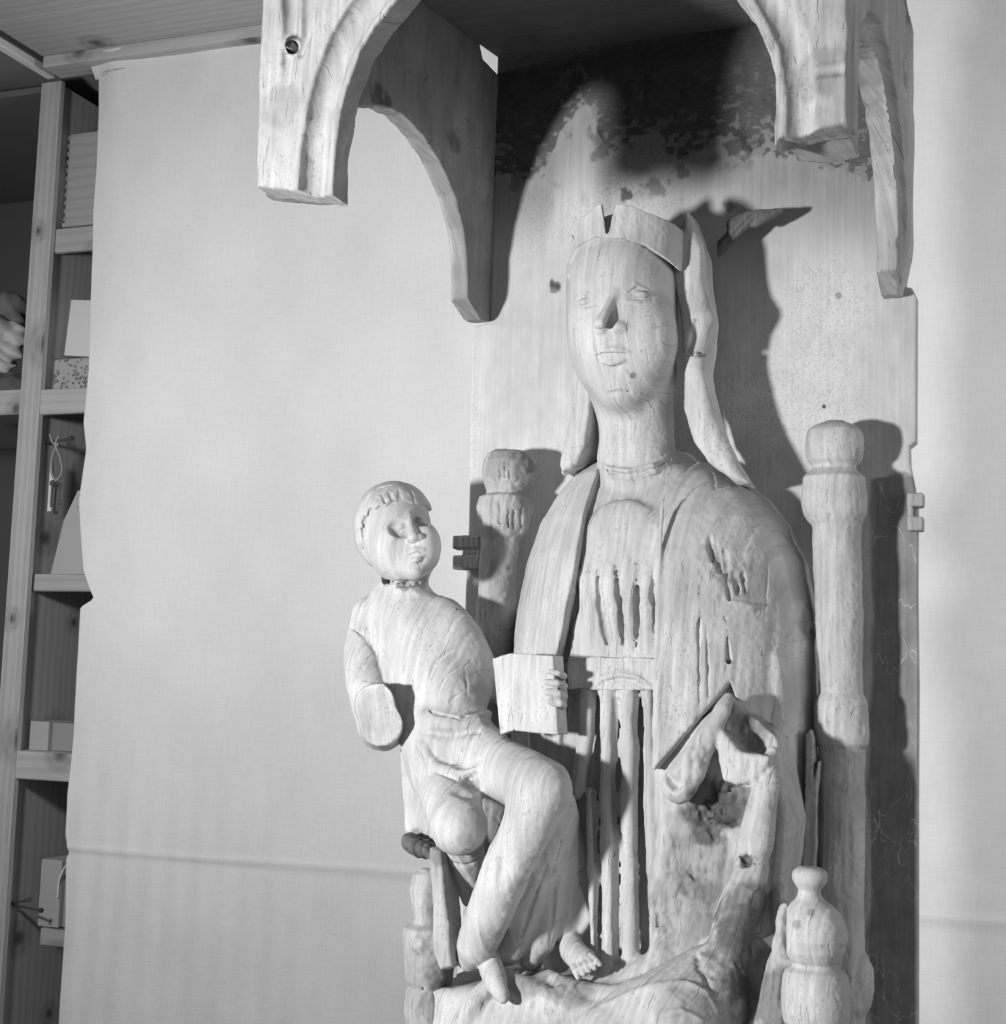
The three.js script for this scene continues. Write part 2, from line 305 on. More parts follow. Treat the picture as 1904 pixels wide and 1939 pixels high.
// ================= SHELVING BEHIND THE CLOTH =================
{
  const t = thing('shelving_unit', 'tall pale pine shelving with open bays half hidden behind the hanging cloth', 'shelving', [-2.43, 0, -1.5]);
  const up = (x0, x1) => { // reeded upright: flat face with two pairs of grooves
    const w = x1 - x0, s = new THREE.Shape(), f = [0, 0.10, 0.13, 0.16, 0.19, 0.22, 0.25, 0.72, 0.75, 0.78, 0.81, 0.84, 0.87, 1], d = [0, 0, 3, 0, 0, 3, 0, 0, 3, 0, 0, 3, 0, 0];
    s.moveTo(x0, 1.516); f.forEach((a, i) => s.lineTo(x0 + a * w, 1.5 + d[i] * 0.001)); s.lineTo(x1, 1.516); s.closePath();
    const g = new THREE.ExtrudeGeometry(s, { depth: CEIL - 0.02, bevelEnabled: false }); g.rotateX(-Math.PI / 2); g.scale(1, 1, -1);
    // after the turn: x, height, z = -(depth of the profile)
    const p = g.attributes.position; for (let i = 0; i < p.count; i++) p.setZ(i, -Math.abs(p.getZ(i)));
    const ix = g.index; if (ix) { for (let i = 0; i < ix.count; i += 3) { const a = ix.getX(i); ix.setX(i, ix.getX(i + 1)); ix.setX(i + 1, a); } }
    const ng = g.toNonIndexed(); ng.computeVertexNormals(); return pineUV(ng, 1);
  };
  part('upright', up(-2.48, -2.418), M.pinePale, t);
  part('upright', up(-0.62, -0.564), M.pinePale, t);
  part('side_panel', pineUV(boxGeo(-2.446, 0, -2.0, -2.432, CEIL - 0.02, -1.517), 1), mat(0.9, { map: pineMap }), t);
  part('back_panel', pineUV(boxGeo(-2.418, 0, -1.99, -0.6, CEIL - 0.03, -1.975), 1), M.board, t);
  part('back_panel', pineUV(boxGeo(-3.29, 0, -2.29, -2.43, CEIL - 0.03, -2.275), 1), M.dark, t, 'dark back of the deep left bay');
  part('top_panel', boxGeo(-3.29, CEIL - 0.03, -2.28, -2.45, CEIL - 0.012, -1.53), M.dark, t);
  part('side_panel', boxGeo(-2.466, 0, -2.28, -2.448, CEIL - 0.03, -1.517), M.board, t);
  const shelf = (x0, x1, ytop, th, zf, zb = -1.975, m = M.pine, lip = 0) => { const g = [boxGeo(x0, ytop - 0.02, zb, x1, ytop, zf - 0.02), boxGeo(x0, ytop - th, zf - 0.02, x1, ytop + lip, zf, 0.006)]; part('shelf', pineUV(mergeGeometries(g), 0), m, t); };
  shelf(-2.43, -0.6, at(112, 432, -1.52)[1], 0.065, -1.52, -1.975, M.pine);
  shelf(-2.43, -0.6, at(75, 737, -1.503)[1], 0.066, -1.503, -1.975, M.pinePale);
  shelf(-2.43, -0.6, at(50, 1086, -1.53)[1], 0.045, -1.53, -1.975, M.pine);
  shelf(-2.43, -0.6, at(15, 1420, -1.503)[1], 0.07, -1.503, -1.975, M.pinePale);
  shelf(-3.29, -2.476, at(60, 735, -1.51)[1], 0.066, -1.51, -2.27, M.pinePale);
  { const a = at(76, 1757, -1.545), b = at(130, 1796, -1.545); part('shelf', pineUV(boxGeo(a[0], b[1], -1.975, -1.9, a[1], -1.545, 0.004), 0), M.pine, t); }
}
// things on the shelves
function comb(x0, y0, z, x1, y1) { // finger-jointed box side: front board with teeth of end grain
  const t = thing('wooden_box', 'finger-jointed pine box standing on the topmost shelf beside the cloth', 'box', [x0, y0, z]);
  part('front_board', pineUV(boxGeo(x0 + 0.012, y0, z - 0.014, x1, y1, z), 0), M.pine, t);
  part('side_board', pineUV(boxGeo(x0, y0, z - 0.3, x0 + 0.014, y1, z - 0.012), 2), M.board, t);
  part('bottom_board', pineUV(boxGeo(x0 - 0.006, y0 - 0.012, z - 0.3, x1, y0, z + 0.006), 0), M.pine, t);
  const n = 11, g = boxGeo(0, 0, -0.012, 0.016, (y1 - y0) / n * 0.52, 0.0015, 0.001);
  for (let i = 0; i < n; i++) { const m = new THREE.Mesh(g, M.cardDark); m.name = i ? `joint_finger_${String(i).padStart(3, '0')}` : 'joint_finger'; m.position.set(0, (y1 - y0) / n * (i + 0.25), 0); t.add(m); }
}
{ const a = at(126, 255, -1.56), b = at(112, 424, -1.56); comb(b[0] + 0.004, b[1], -1.56, -1.95, a[1]); }
{
  const a = at(118, 676, -1.58), y1 = at(120, 570, -1.58)[1], t = thing('carton', 'pale card box with a lid standing on end on the second shelf', 'box', [a[0], a[1], -1.62]);
  const th = 0.15; const e = [0, 0.12, 0.0];
  const wb = new RoundedBoxGeometry(0.075, y1 - a[1], 0.12, 2, 0.003); planarUV(wb); wb.rotateZ(-0.07); wb.rotateY(0.1); wb.translate(a[0] + 0.043, (y1 + a[1]) / 2, -1.64); part('lid', wb, M.card, t);
  const w2 = new RoundedBoxGeometry(0.12, y1 - a[1] - 0.012, 0.11, 2, 0.006); planarUV(w2); w2.rotateZ(-0.07); w2.rotateY(0.1); w2.translate(a[0] + 0.105, (y1 + a[1]) / 2 - 0.006, -1.645); part('box_body', w2, M.card, t);
  const yb = at(75, 737, -1.503)[1], s = thing('speckled_block', 'grey speckled block lying under the pale card box on the second shelf', 'block', [a[0], yb, -1.64]);
  const R = rng(5), gs = []; gs.push(boxGeo(a[0] - 0.03, yb, -1.80, a[0] + 0.2, a[1] - 0.006, -1.565, 0.01));
  part('filling', gs[0], mat(0.4, { bumpMap: woodBump, bumpScale: 0.004 }), s);
  const fl = []; for (let i = 0; i < 150; i++) { const q = new THREE.TetrahedronGeometry(0.003 + 0.004 * R()); q.rotateX(R() * 6); q.rotateY(R() * 6); q.translate(a[0] - 0.03 + 0.23 * R(), yb + 0.004 + (a[1] - yb - 0.014) * R(), -1.562); fl.push(q); }
  const fm = part('flakes', mergeGeometries(fl), M.cardDark, s); fm.userData.kind = 'stuff';
}
{ // key ring on a nail
  const nail = (name, label, A, B, r = 0.003, parent) => {
    const c = new THREE.CatmullRomCurve3([new THREE.Vector3(...A), new THREE.Vector3(...B)]), g = new THREE.TubeGeometry(c, 4, r, 8), d = new THREE.Vector3(...B).sub(new THREE.Vector3(...A)).normalize();
    const hd = new THREE.CylinderGeometry(r * 2.2, r * 2.2, r * 1.2, 12); hd.applyQuaternion(new THREE.Quaternion().setFromUnitVectors(new THREE.Vector3(0, 1, 0), d)); hd.translate(...B);
    const t = thing(name, label, 'nail', A); part('shank', g, M.iron, t); part('nail_head', hd, M.iron, t); return t;
  };
  const A = at(104, 838, -1.55), B = at(136, 830, -1.505); A[0] = -2.432;
  nail('nail', 'iron nail sticking out of the shelf side and holding the keys', A, B);
  const t = thing('key_bunch', 'bunch of small keys on a twisted string hanging from a nail', 'keys', B);
  const p = (x, y, z = -1.525) => new THREE.Vector3(...at(x, y, z)), tb = (pts, r) => new THREE.TubeGeometry(new THREE.CatmullRomCurve3(pts), 24, r, 6);
  part('string', mergeGeometries([tb([p(94, 822), p(103, 842), p(112, 838), p(104, 850), p(98, 870), p(99, 900), p(107, 912)], 0.0028), tb([p(112, 825), p(104, 842), p(112, 860), p(117, 890), p(113, 903), p(106, 910)], 0.0028)]), M.cardDark, t);
  const key = (x, y, l, m) => { const a = at(x, y, -1.53), g = [new THREE.TorusGeometry(0.006, 0.0022, 6, 14).translate(a[0], a[1], -1.53), new THREE.CylinderGeometry(0.0024, 0.0024, l, 8).translate(a[0], a[1] - l / 2, -1.53), new THREE.BoxGeometry(0.009, 0.006, 0.003).translate(a[0] + 0.005, a[1] - l + 0.004, -1.53)]; part('key', mergeGeometries(g.map((q) => q.toNonIndexed())), m, t); };
  key(99, 915, 0.06, M.iron); key(106, 918, 0.075, M.black); key(112, 920, 0.05, M.iron);
  const tag = at(95, 875, -1.535), tg = at(98, 968, -1.535); part('key_tag', boxGeo(tag[0], tg[1], -1.537, tag[0] + 0.012, tag[1], -1.535, 0.0005), M.card, t);
  nail('nail', 'upper of two thin nails crossing near the lowest cloth edge', at(14, 1712, -1.55), at(55, 1704, -1.5), 0.0028);
  nail('nail', 'lower of two thin nails crossing near the lowest cloth edge', at(14, 1712, -1.552), at(78, 1724, -1.5), 0.0028);
}
{ // a leaning sheet of card
  const P = [at(97, 1082, -1.575), at(122, 985, -1.575), at(148, 930, -1.575), at(200, 925, -1.575), at(200, 1084, -1.575)];
  const yb = at(50, 1086, -1.53)[1]; P[0][1] = P[4][1] = yb + 0.002;
  const t = thing('card_sheet', 'folded grey card sheet leaning in the bay below the keys', 'sheet', P[0]);
  const s = new THREE.Shape(P.map((p) => new THREE.Vector2(p[0], p[1]))), g = new THREE.ExtrudeGeometry(s, { depth: 0.012, bevelEnabled: true, bevelSize: 0.002, bevelThickness: 0.002, bevelSegments: 1 }); g.translate(0, 0, -1.587);
  part('panel', g, mat(0.42), t);
  const f = new THREE.BufferGeometry().setFromPoints([]); const e = new THREE.TubeGeometry(new THREE.CatmullRomCurve3([new THREE.Vector3(P[2][0], P[2][1] - 0.04, -1.573), new THREE.Vector3(P[3][0], P[3][1] - 0.05, -1.573)]), 2, 0.003, 6); part('fold_edge', e, mat(0.38), t);
}
{ // small boxes lower down
  const yb = at(15, 1420, -1.503)[1], a = at(60, 1365, -1.55), b = at(92, 1420, -1.55);
  let t = thing('small_box', 'small pale box with an open dark side on the lower bright shelf', 'box', [a[0], yb, -1.6]);
  part('box_end', boxGeo(a[0], yb, -1.65, b[0], a[1], -1.545, 0.002), mat(0.42), t); part('box_side', boxGeo(b[0], yb, -1.65, b[0] + 0.16, a[1] - 0.002, -1.56, 0.002), M.cardDark, t);
  const c = at(81, 1626, -1.56), d = at(112, 1757, -1.56); 
  t = thing('small_box', 'upright narrow box tied with white string on the short bottom shelf', 'box', [c[0], d[1], -1.6]);
  part('box_end', boxGeo(c[0], d[1], -1.66, d[0], c[1], -1.555, 0.002), mat(0.4), t); part('box_side', boxGeo(d[0], d[1], -1.66, d[0] + 0.08, c[1] + 0.004, -1.57, 0.002), M.cardDark, t);
  const p = (x, y, z = -1.55) => new THREE.Vector3(...at(x, y, z)); part('string', new THREE.TubeGeometry(new THREE.CatmullRomCurve3([p(135, 1628), p(124, 1640), p(113, 1665), p(109, 1700)]), 20, 0.0022, 6), M.white, t);
}
{ // left bay: rolled cloths
  const yb = at(60, 735, -1.51)[1]; let t = thing('rolled_cloth', 'white rolled cloth lying in the dark left bay', 'cloth', at(20, 650, -1.62));
  const m = new Model(); m.add(rc(at(-30, 600, -1.68), at(28, 640, -1.6), 0.03, 0.035)).add(rc(at(-30, 635, -1.62), at(22, 665, -1.58), 0.03, 0.03), 0.01).add(rc(at(-40, 690, -1.62), at(15, 690, -1.62), 0.035, 0.02), 0.01);
  m.post = (d, x, y, z) => d + 0.004 * Math.sin((x * 0.6 + y) * 160);
  part('roll', mesh(m, [-2.75, yb - 0.02, -1.8], [-2.44, 2.45, -1.5], 0.005), mat(0.55), t);
  t = thing('dark_bundle', 'dark crumpled bundle lying on top of the white rolled cloth', 'bundle', at(20, 585, -1.7));
  const k = new Model(); k.add(ell(at(15, 585, -1.72), [0.06, 0.045, 0.07])).add(sph(at(28, 610, -1.69), 0.03), 0.02).sub(sph(at(30, 588, -1.64), 0.022), 0.01); k.post = (d, x, y, z) => d + 0.01 * (n3(x * 40, y * 40, z * 40) - 0.5);
  part('cloth', mesh(k, [-2.8, 2.2, -1.85], [-2.44, 2.5, -1.55], 0.005), mat(0.2), t);
  t = thing('dark_bundle', 'small dark bundle beneath the white rolled cloth on the left shelf', 'bundle', at(20, 715, -1.6));
  const q = new Model(); q.add(ell([at(18, 712, -1.6)[0], yb + 0.03, -1.62], [0.05, 0.035, 0.06])); q.post = (d, x, y, z) => d + 0.012 * (n3(x * 50, y * 50, z * 50) - 0.5);
  part('cloth', mesh(q, [-2.75, yb - 0.01, -1.75], [-2.44, yb + 0.12, -1.5], 0.005), mat(0.12), t);
}

// ================= THE HANGING CLOTH =================
{
  const edge = [[75, 170], [100, 172], [118, 178], [150, 190], [210, 190], [290, 186], [400, 178], [500, 176], [600, 172], [700, 170], [800, 160], [850, 166], [950, 152], [1030, 158], [1080, 162], [1110, 172], [1134, 182], [1150, 156], [1250, 150], [1400, 142], [1500, 132], [1580, 128], [1614, 134], [1625, 128], [1750, 126], [1850, 120], [1939, 114], [2150, 100], [2700, 95]];
  const Z = -1.44, yTop = at(300, 85, Z)[1], L = edge.map(([y, x]) => at(x, y, Z)), NX = 420, NY = 420, x1 = 0.55, yB = 0.04;
  const left = (y) => { for (let i = 0; i < L.length - 1; i++) if (y <= L[i][1] && y >= L[i + 1][1]) return mix(L[i][0], L[i + 1][0], (L[i][1] - y) / (L[i][1] - L[i + 1][1])); return y > L[0][1] ? L[0][0] : L[L.length - 1][0]; };
  const ySeam = at(500, 1632, Z)[1], f = (x, y, s) => {
    const top = step(yTop - 0.35, yTop, y), e = (x + 2.3);
    let z = 0.005 * Math.sin(e * 9 + 0.5 * Math.sin(y * 2)) * (1 - 0.5 * top) + 0.014 * Math.exp(-Math.pow((e - 0.1 - 0.05 * (2.9 - y) * 0.3) / 0.05, 2)) * (0.3 + 0.7 * top) + 0.0018 * Math.sin(e * 27 + y);
    z += 0.0013 * Math.sin(e * 95 + 3 * n3(x * 3, y * 2, 1)) * step(1.35, 0.9, y) * (0.4 + n3(x * 5, y * 2, 4));
    z += 0.006 * (fbm(x * 5, y * 3, 2, 3) - 0.5) + 0.004 * (fbm(x * 24, y * 14, 7, 2) - 0.5) * (0.4 + step(-0.5, -0.2, x));
    z += 0.003 * Math.exp(-Math.pow((y - ySeam + 0.006 * Math.sin(e * 5)) / 0.006, 2)) + 0.003 * step(ySeam - 0.02, ySeam, y);
    z += 0.03 * step(yTop - 0.05, yTop, y) * 0.5;
    return z;
  };
  const pos = [], uv = [], idx = [];
  for (let s = 0; s < 2; s++) for (let j = 0; j <= NY; j++) for (let i = 0; i <= NX; i++) {
    const yy = mix(yB, yTop, j / NY), xl = left(yy), a = i / NX, x = mix(xl, x1, Math.pow(a, 1.15)); let y = yy;
    if (j > NY - 8) y += 0.012 * Math.sin(x * 6) * 0.4 - 0.02 * Math.exp(-(x - xl) / 0.08);
    pos.push(x, y, Z + f(x, y) - s * 0.0016); uv.push(x * 2, y * 2);
  }
  const n1 = (NX + 1) * (NY + 1), v = (s, i, j) => s * n1 + j * (NX + 1) + i;
  for (let j = 0; j < NY; j++) for (let i = 0; i < NX; i++) { idx.push(v(0, i, j), v(0, i + 1, j), v(0, i + 1, j + 1), v(0, i, j), v(0, i + 1, j + 1), v(0, i, j + 1)); idx.push(v(1, i, j), v(1, i + 1, j + 1), v(1, i + 1, j), v(1, i, j), v(1, i, j + 1), v(1, i + 1, j + 1)); }
  for (let j = 0; j < NY; j++) idx.push(v(0, 0, j), v(0, 0, j + 1), v(1, 0, j), v(1, 0, j), v(0, 0, j + 1), v(1, 0, j + 1));
  for (let i = 0; i < NX; i++) idx.push(v(0, i, NY), v(0, i + 1, NY), v(1, i, NY), v(1, i, NY), v(0, i + 1, NY), v(1, i + 1, NY));
  const g = new THREE.BufferGeometry(); g.setAttribute('position', new THREE.Float32BufferAttribute(pos, 3)); g.setAttribute('uv', new THREE.Float32BufferAttribute(uv, 2)); g.setIndex(idx); g.computeVertexNormals();
  const t = thing('backdrop_cloth', 'large pale cotton cloth hanging as a backdrop behind the carved shrine', 'cloth', [-1, 0.04, Z]); part('cloth_sheet', g, M.cloth, t);
  const hem = []; for (let i = 0; i <= 60; i++) { const x = mix(L[0][0] + 0.02, x1, i / 60); hem.push(new THREE.Vector3(x, yTop - 0.012 + 0.005 * Math.sin(x * 6), Z + f(x, yTop) + 0.002)); }
  const hg = new THREE.TubeGeometry(new THREE.CatmullRomCurve3(hem), 160, 0.009, 8); hg.scale(1, 1, 1); part('top_hem', planarUV(hg, 2), M.cloth, t, 'rolled top hem');
}

// ================= THE SHRINE: back panel and canopy =================
const shrine = thing('canopied_shrine', 'weathered wooden shrine with tall back panel and arched canopy overhead', 'shrine', [-0.38, 0.78, 0]);
{
  // back panel outline from its real edges
  const out = [...poly([[926, 610], [897, 617], [893, 650], [890, 800], [886, 1000], [880, 1120], [876, 1300], [870, 1600], [862, 1939]], 0), [-0.622, 0.8], [-0.134, 0.8],
    ...poly([[1736, 1939], [1736, 1500], [1737, 1300], [1735, 1120], [1736, 960], [1730, 920], [1722, 880], [1721, 845], [1733, 835], [1734, 560], [1726, 545], [1690, 536], [1690, 300]], 0), [-0.158, 2.16], [-0.6, 2.16]];
  const s = new THREE.Shape(out.map((p) => new THREE.Vector2(...p))), g0 = new THREE.ExtrudeGeometry(s, { depth: 0.019, bevelEnabled: true, bevelSize: 0.0025, bevelThickness: 0.0025, bevelOffset: -0.0025, bevelSegments: 2 });
  g0.translate(0, 0, -0.0215); const X0 = -0.64, Y0 = 1.0, XW = 0.53, YW = 1.12;
  const p = g0.attributes.position, uv = g0.attributes.uv; for (let i = 0; i < p.count; i++) uv.setXY(i, (p.getX(i) - X0 + 0.3 * Math.max(0, -p.getZ(i) - 0.004)) / XW, (p.getY(i) - Y0) / YW);
  const wpt = (a) => at(a[0], a[1], 0);
  // remains of dark paint: overhead field with a flaked lower border, lower right margin with pale craquelure and post shadow painted in, small spots
  const low = [[930, 330], [1030, 335], [1058, 262], [1075, 225], [1110, 195], [1150, 300], [1200, 250], [1240, 262], [1290, 300], [1360, 250], [1440, 300], [1500, 290], [1570, 320], [1640, 330], [1690, 320]].map(wpt);
  const lowY = (x) => { for (let i = 0; i < low.length - 1; i++) if (x <= low[i + 1][0]) return mix(low[i][1], low[i + 1][1], clamp((x - low[i][0]) / (low[i + 1][0] - low[i][0]))); return low[low.length - 1][1]; };
  const spots = [[1052, 537, 10, 0.6], [1050, 545, 11, 0.65], [1190, 372, 16, 0.5], [1240, 355, 22, 0.72], [1400, 275, 26, 0.65], [1130, 260, 20, 0.75], [1290, 330, 14, 0.7], [1380, 390, 12, 0.8], [1590, 560, 8, 0.75], [1560, 770, 4, 0.4]].map(([x, y, r, v]) => [...at(x, y, 0).slice(0, 2), r * 0.00056, v]);
  const mR = at(1640, 1200, 0)[0], mT = at(1650, 905, 0)[1];
  const toneAt = (u, v) => {
    const x = X0 + u * XW, y = Y0 + v * YW;
    const gr = 0.5 * n3(x * 420, y * 14, 1) + 0.3 * n3(x * 900, y * 40, 2) + 0.2 * n3(x * 1500, y * 260, 3), bl = fbm(x * 14, y * 9, 5, 4), fine = fbm(x * 90, y * 60, 8, 4);
    let t = 0.80 + 0.08 * (gr - 0.5) + 0.2 * (bl - 0.5) + 0.07 * (fine - 0.5);
    t -= 0.09 * step(0.55, 0.9, n3(x * 900, y * 700, 11)) * step(0.4, 0.65, bl); t -= 0.16 * step(0.60, 0.72, fbm(x * 55, y * 40, 21, 5)) * step(1.9, 1.97, y + 0.02 * (bl - 0.5));
    // grey weathering under the canopy
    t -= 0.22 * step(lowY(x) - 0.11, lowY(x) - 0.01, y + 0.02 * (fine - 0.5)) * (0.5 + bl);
    const d = y - lowY(x) + 0.032 * (fbm(x * 70, y * 70, 3, 5) - 0.5);
    const pa = step(-0.003, 0.003, d), hole = 0.8 * step(0.63, 0.68, fbm(x * 150, y * 190, 14, 5) + 0.12 * clamp(1 - d / 0.05)) * clamp(1 - d / 0.12);
    t = mix(t, 0.33 + 0.1 * (fine - 0.5) + 0.06 * (n3(x * 200, y * 700, 6) - 0.5), pa * (1 - hole));
    // right margin: darker paint, with the post's shadow put into its strip
    const e = x - mR + 0.012 * (fbm(x * 20, y * 14, 31, 3) - 0.5), dm = Math.min(e, mT - y + 0.03 * (fbm(x * 40, y * 40, 32, 3) - 0.5));
    if (dm > -0.01) {
      const web = Math.abs(fbm(x * 70, y * 30, 41, 3) - 0.5), line = clamp(1 - web / 0.012) * step(0.42, 0.56, fbm(x * 30, y * 12, 44, 2));
      t = mix(t, 0.50 + 0.14 * (fine - 0.5) + 0.1 * (gr - 0.5) + 0.28 * line, step(0, 0.006, dm) * (0.75 + 0.25 * bl) * (1 - 0.45 * step(0.044, 0.05, x - mR)));
    }
    for (const [a, b, r, k] of spots) { const q = Math.hypot(x - a, y - b) / r + 2.2 * (fbm(x * 150, y * 110, 77, 3) - 0.5); t *= mix(k, 1, step(0.55, 1.25, q)); }
    return t;
  };
  const pm = mat(0.84, { map: texture(1024, 2048, toneAt), bumpMap: texture(1024, 2048, (u, v) => 0.5 + 0.5 * (toneAt(u, v) - 0.7), false), bumpScale: 0.0012, roughness: 0.7 });
  part('back_panel', g0, pm, shrine);

  // side panels: one wide arch each, carved in the plane of depth and height
  const arch = [[0.067, 1.70], [0.067, 1.80], [0.071, 1.843], [0.086, 1.876], [0.113, 1.904], [0.154, 1.926], [0.20, 1.938], [0.25, 1.942], [0.29, 1.935], [0.33, 1.92], [0.36, 1.905], [0.385, 1.885], [0.398, 1.85], [0.403, 1.80], [0.403, 1.70]];
  const body = [[-0.019, 1.80], [0.0, 1.793], [0.028, 1.789], [0.0665, 1.803], [0.12, 1.76], [0.34, 1.76], [0.404, 1.806], [0.442, 1.806], [0.442, 2.3], [0.22, 2.3], [0.045, 2.083], [-0.019, 2.084]];
  const side = (xin, xout, mouldOut) => {
    const m = new Model(), s1 = sd2(body), s2 = sd2(arch), xa = Math.min(xin, xout), xb = Math.max(xin, xout), zo = xout > xin ? xb : xa, sg = xout > xin ? 1 : -1;
    m.add((x, y, z) => Math.max(s1(z, y) + 0.002, Math.max(x - xb, xa - x) + 0.002) - 0.002);
    m.sub((x, y, z) => s2(z, y), 0.003);
    // hollow moulding round the arch on the outer face
    if (mouldOut) { m.sub((x, y, z) => Math.hypot(s2(z, y) - 0.013, x - zo + 0 * sg) - 0.0125, 0.002); m.sub((x, y, z) => Math.max(Math.abs(s2(z, y) - 0.002) - 0.004, (zo - x) * sg - 0.006)); }
    m.post = carve(0.7); return m;
  };
  const dirtAndShade = stainsAndShade([[at(745, 185, 0.3), 0.02, 0.35], [[-0.6, 1.87, 0.12], 0.015, 0.6], [[-0.6, 1.96, 0.12], 0.012, 0.6]], 0.62);  // spots over a base tone darkened for the inner face's shade
  part('side_panel', mesh(side(-0.598, -0.618, false), [-0.63, 1.75, -0.025], [-0.59, 2.31, 0.45], 0.0026, (x, y, z) => dirtAndShade(x, y, z) * mix(1, 1.35, step(-0.612, -0.616, x))), M.shrine, shrine, 'left side with shade painted on its inner face');
  const rm = side(-0.166, -0.138, true); rm.sub(obox([-0.120, 1.80, 0.05], [0.026, 0.14, 0.2], 0.001, [0, 0, -0.19]), 0.003); rm.sub(tube([[-0.133, 2.12, 0.05], [-0.135, 2.03, 0.06], [-0.137, 1.98, 0.075]], 0.006), 0.004);
  part('side_panel', mesh(rm, [-0.175, 1.75, -0.025], [-0.13, 2.31, 0.45], 0.0025, stainsAndShade([[[-0.134, 2.08, 0.05], 0.02, 0.5], [[-0.135, 2.0, 0.07], 0.012, 0.6]], 0.92)), M.shrine, shrine, 'right side with moulded arch');
  // front: plank with one broad pointed arch and a hollow moulding
  const zf = 0.474, zb = 0.442, op = [...poly([[640, 460], [640, 358], [645, 290], [655, 220], [668, 170], [690, 110], [720, 60], [760, 10]], 0.46), [-0.45, 1.995], [-0.37, 2.04], [-0.28, 1.99], ...poly([[1410, 10], [1440, 60], [1462, 110], [1470, 150], [1473, 200], [1472, 250], [1472, 460]], 0.46)];
  const bl = at(483, 354, 0.474), bm = at(640, 360, 0.474), br0 = at(1472, 258, 0.474), br1 = at(1602, 232, 0.474);
  const pl = [[bl[0], bl[1]], [bm[0], bm[1] - 0.004], [bm[0] + 0.02, 1.7], [br0[0] - 0.02, 1.7], [br0[0], br0[1]], [br1[0], br1[1]], [-0.138, 2.3], [-0.636, 2.3]];
  const so = sd2(op), sp = sd2(pl), fm = new Model();
  fm.add((x, y, z) => Math.max(sp(x, y) + 0.002, Math.max(z - zf, zb - z) + 0.002) - 0.002).sub((x, y, z) => so(x, y), 0.002);
  fm.sub((x, y, z) => Math.hypot(so(x, y) - 0.0175, z - zf - 0.0005) - 0.0122, 0.0008);
  fm.sub((x, y, z) => Math.max(Math.abs(so(x, y) - 0.006) - 0.0075, zf - z - 0.0045), 0.001);
  // groove and peg hole in the left pier, hollow lines of lost tracery
  fm.sub(tube([at(545, -60, zf), at(548, 60, zf), at(542, 120, zf), at(533, 190, zf + 0.004)], 0.0085, 0.003), 0.003);
  fm.sub(tube([at(580, -60, zf), at(578, 70, zf), at(568, 100, zf)], 0.0042), 0.002);
  fm.add(rc(at(553, 88, zf - 0.01), at(553, 88, zf - 0.002), 0.008, 0.0075), 0.002); fm.sub(rc(at(553, 88, zf + 0.01), at(553, 88, zf - 0.02), 0.0056, 0.005), 0.0005);
  fm.sub(tube([at(1508, 142, zf), at(1545, 134, zf), at(1588, 130, zf)], 0.0055, 0.005), 0.002);
  fm.sub(obox(at(1550, 190, zf), [0.024, 0.024, 0.0022], 0.001), 0.002);
  fm.post = carve(0.9);
  part('front_arch', mesh(fm, [-0.65, 1.77, 0.43], [-0.12, 2.31, 0.485], 0.0021, stainsAndShade([[at(553, 88, zf), 0.006, 0.3], [at(530, 200, zf), 0.02, 0.8], [at(1540, 136, zf), 0.02, 0.7], [at(1530, 240, zf), 0.02, 0.9]], 0.86)), M.shrine, shrine);
  // the corner post behind the left pier ends in a chamfered foot, the right one is split off with a clean sliver
  { const m = new Model(); const P = [[-0.634, 0.4425], [-0.634, 0.425], [-0.60, 0.40], [-0.588, 0.40], [-0.588, 0.4425]], s = sd2(P); m.add((x, y, z) => Math.max(s(x, z) + 0.0015, y - 2.25, 1.803 - y) - 0.0015); m.post = carve(0.6);
    part('corner_post', mesh(m, [-0.64, 1.79, 0.39], [-0.58, 2.26, 0.45], 0.002, stainsAndShade([], 0.75)), M.shrine, shrine); }
  { const m = new Model(); const P = [[-0.19, 0.4425], [-0.186, 0.405], [-0.165, 0.392], [-0.141, 0.40], [-0.141, 0.4425]], s = sd2(P); m.add((x, y, z) => Math.max(s(x, z) + 0.001, y - 2.25, 1.801 - y) - 0.001); m.post = carve(0.4);
    part('corner_post', mesh(m, [-0.2, 1.77, 0.385], [-0.135, 2.26, 0.45], 0.002, stainsAndShade([], 0.8)), M.shrine, shrine); }
  const pg = new THREE.CylinderGeometry(0.0044, 0.0046, 0.016, 14); pg.rotateX(Math.PI / 2); pg.translate(...at(553, 88, zf - 0.012)); part('peg', planarUV(pg, 4), mat(0.35), shrine);
  // boarded roof seen from below
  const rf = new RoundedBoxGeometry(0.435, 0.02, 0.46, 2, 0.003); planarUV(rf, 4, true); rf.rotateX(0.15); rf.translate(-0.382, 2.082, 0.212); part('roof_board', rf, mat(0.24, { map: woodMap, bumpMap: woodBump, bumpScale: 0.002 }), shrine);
  // loose peg where the right side meets the panel, hinge blocks on both edges
  { const a = at(1672, 484, 0.03), b = at(1694, 530, 0.035); const m = new Model(); m.add(rc(a, b, 0.006, 0.007)); m.post = carve(0.6); part('dowel', mesh(m, [a[0] - 0.012, b[1] - 0.012, 0.015], [b[0] + 0.012, a[1] + 0.012, 0.06], 0.001, stainsAndShade([], 0.55)), M.shrine, shrine); }
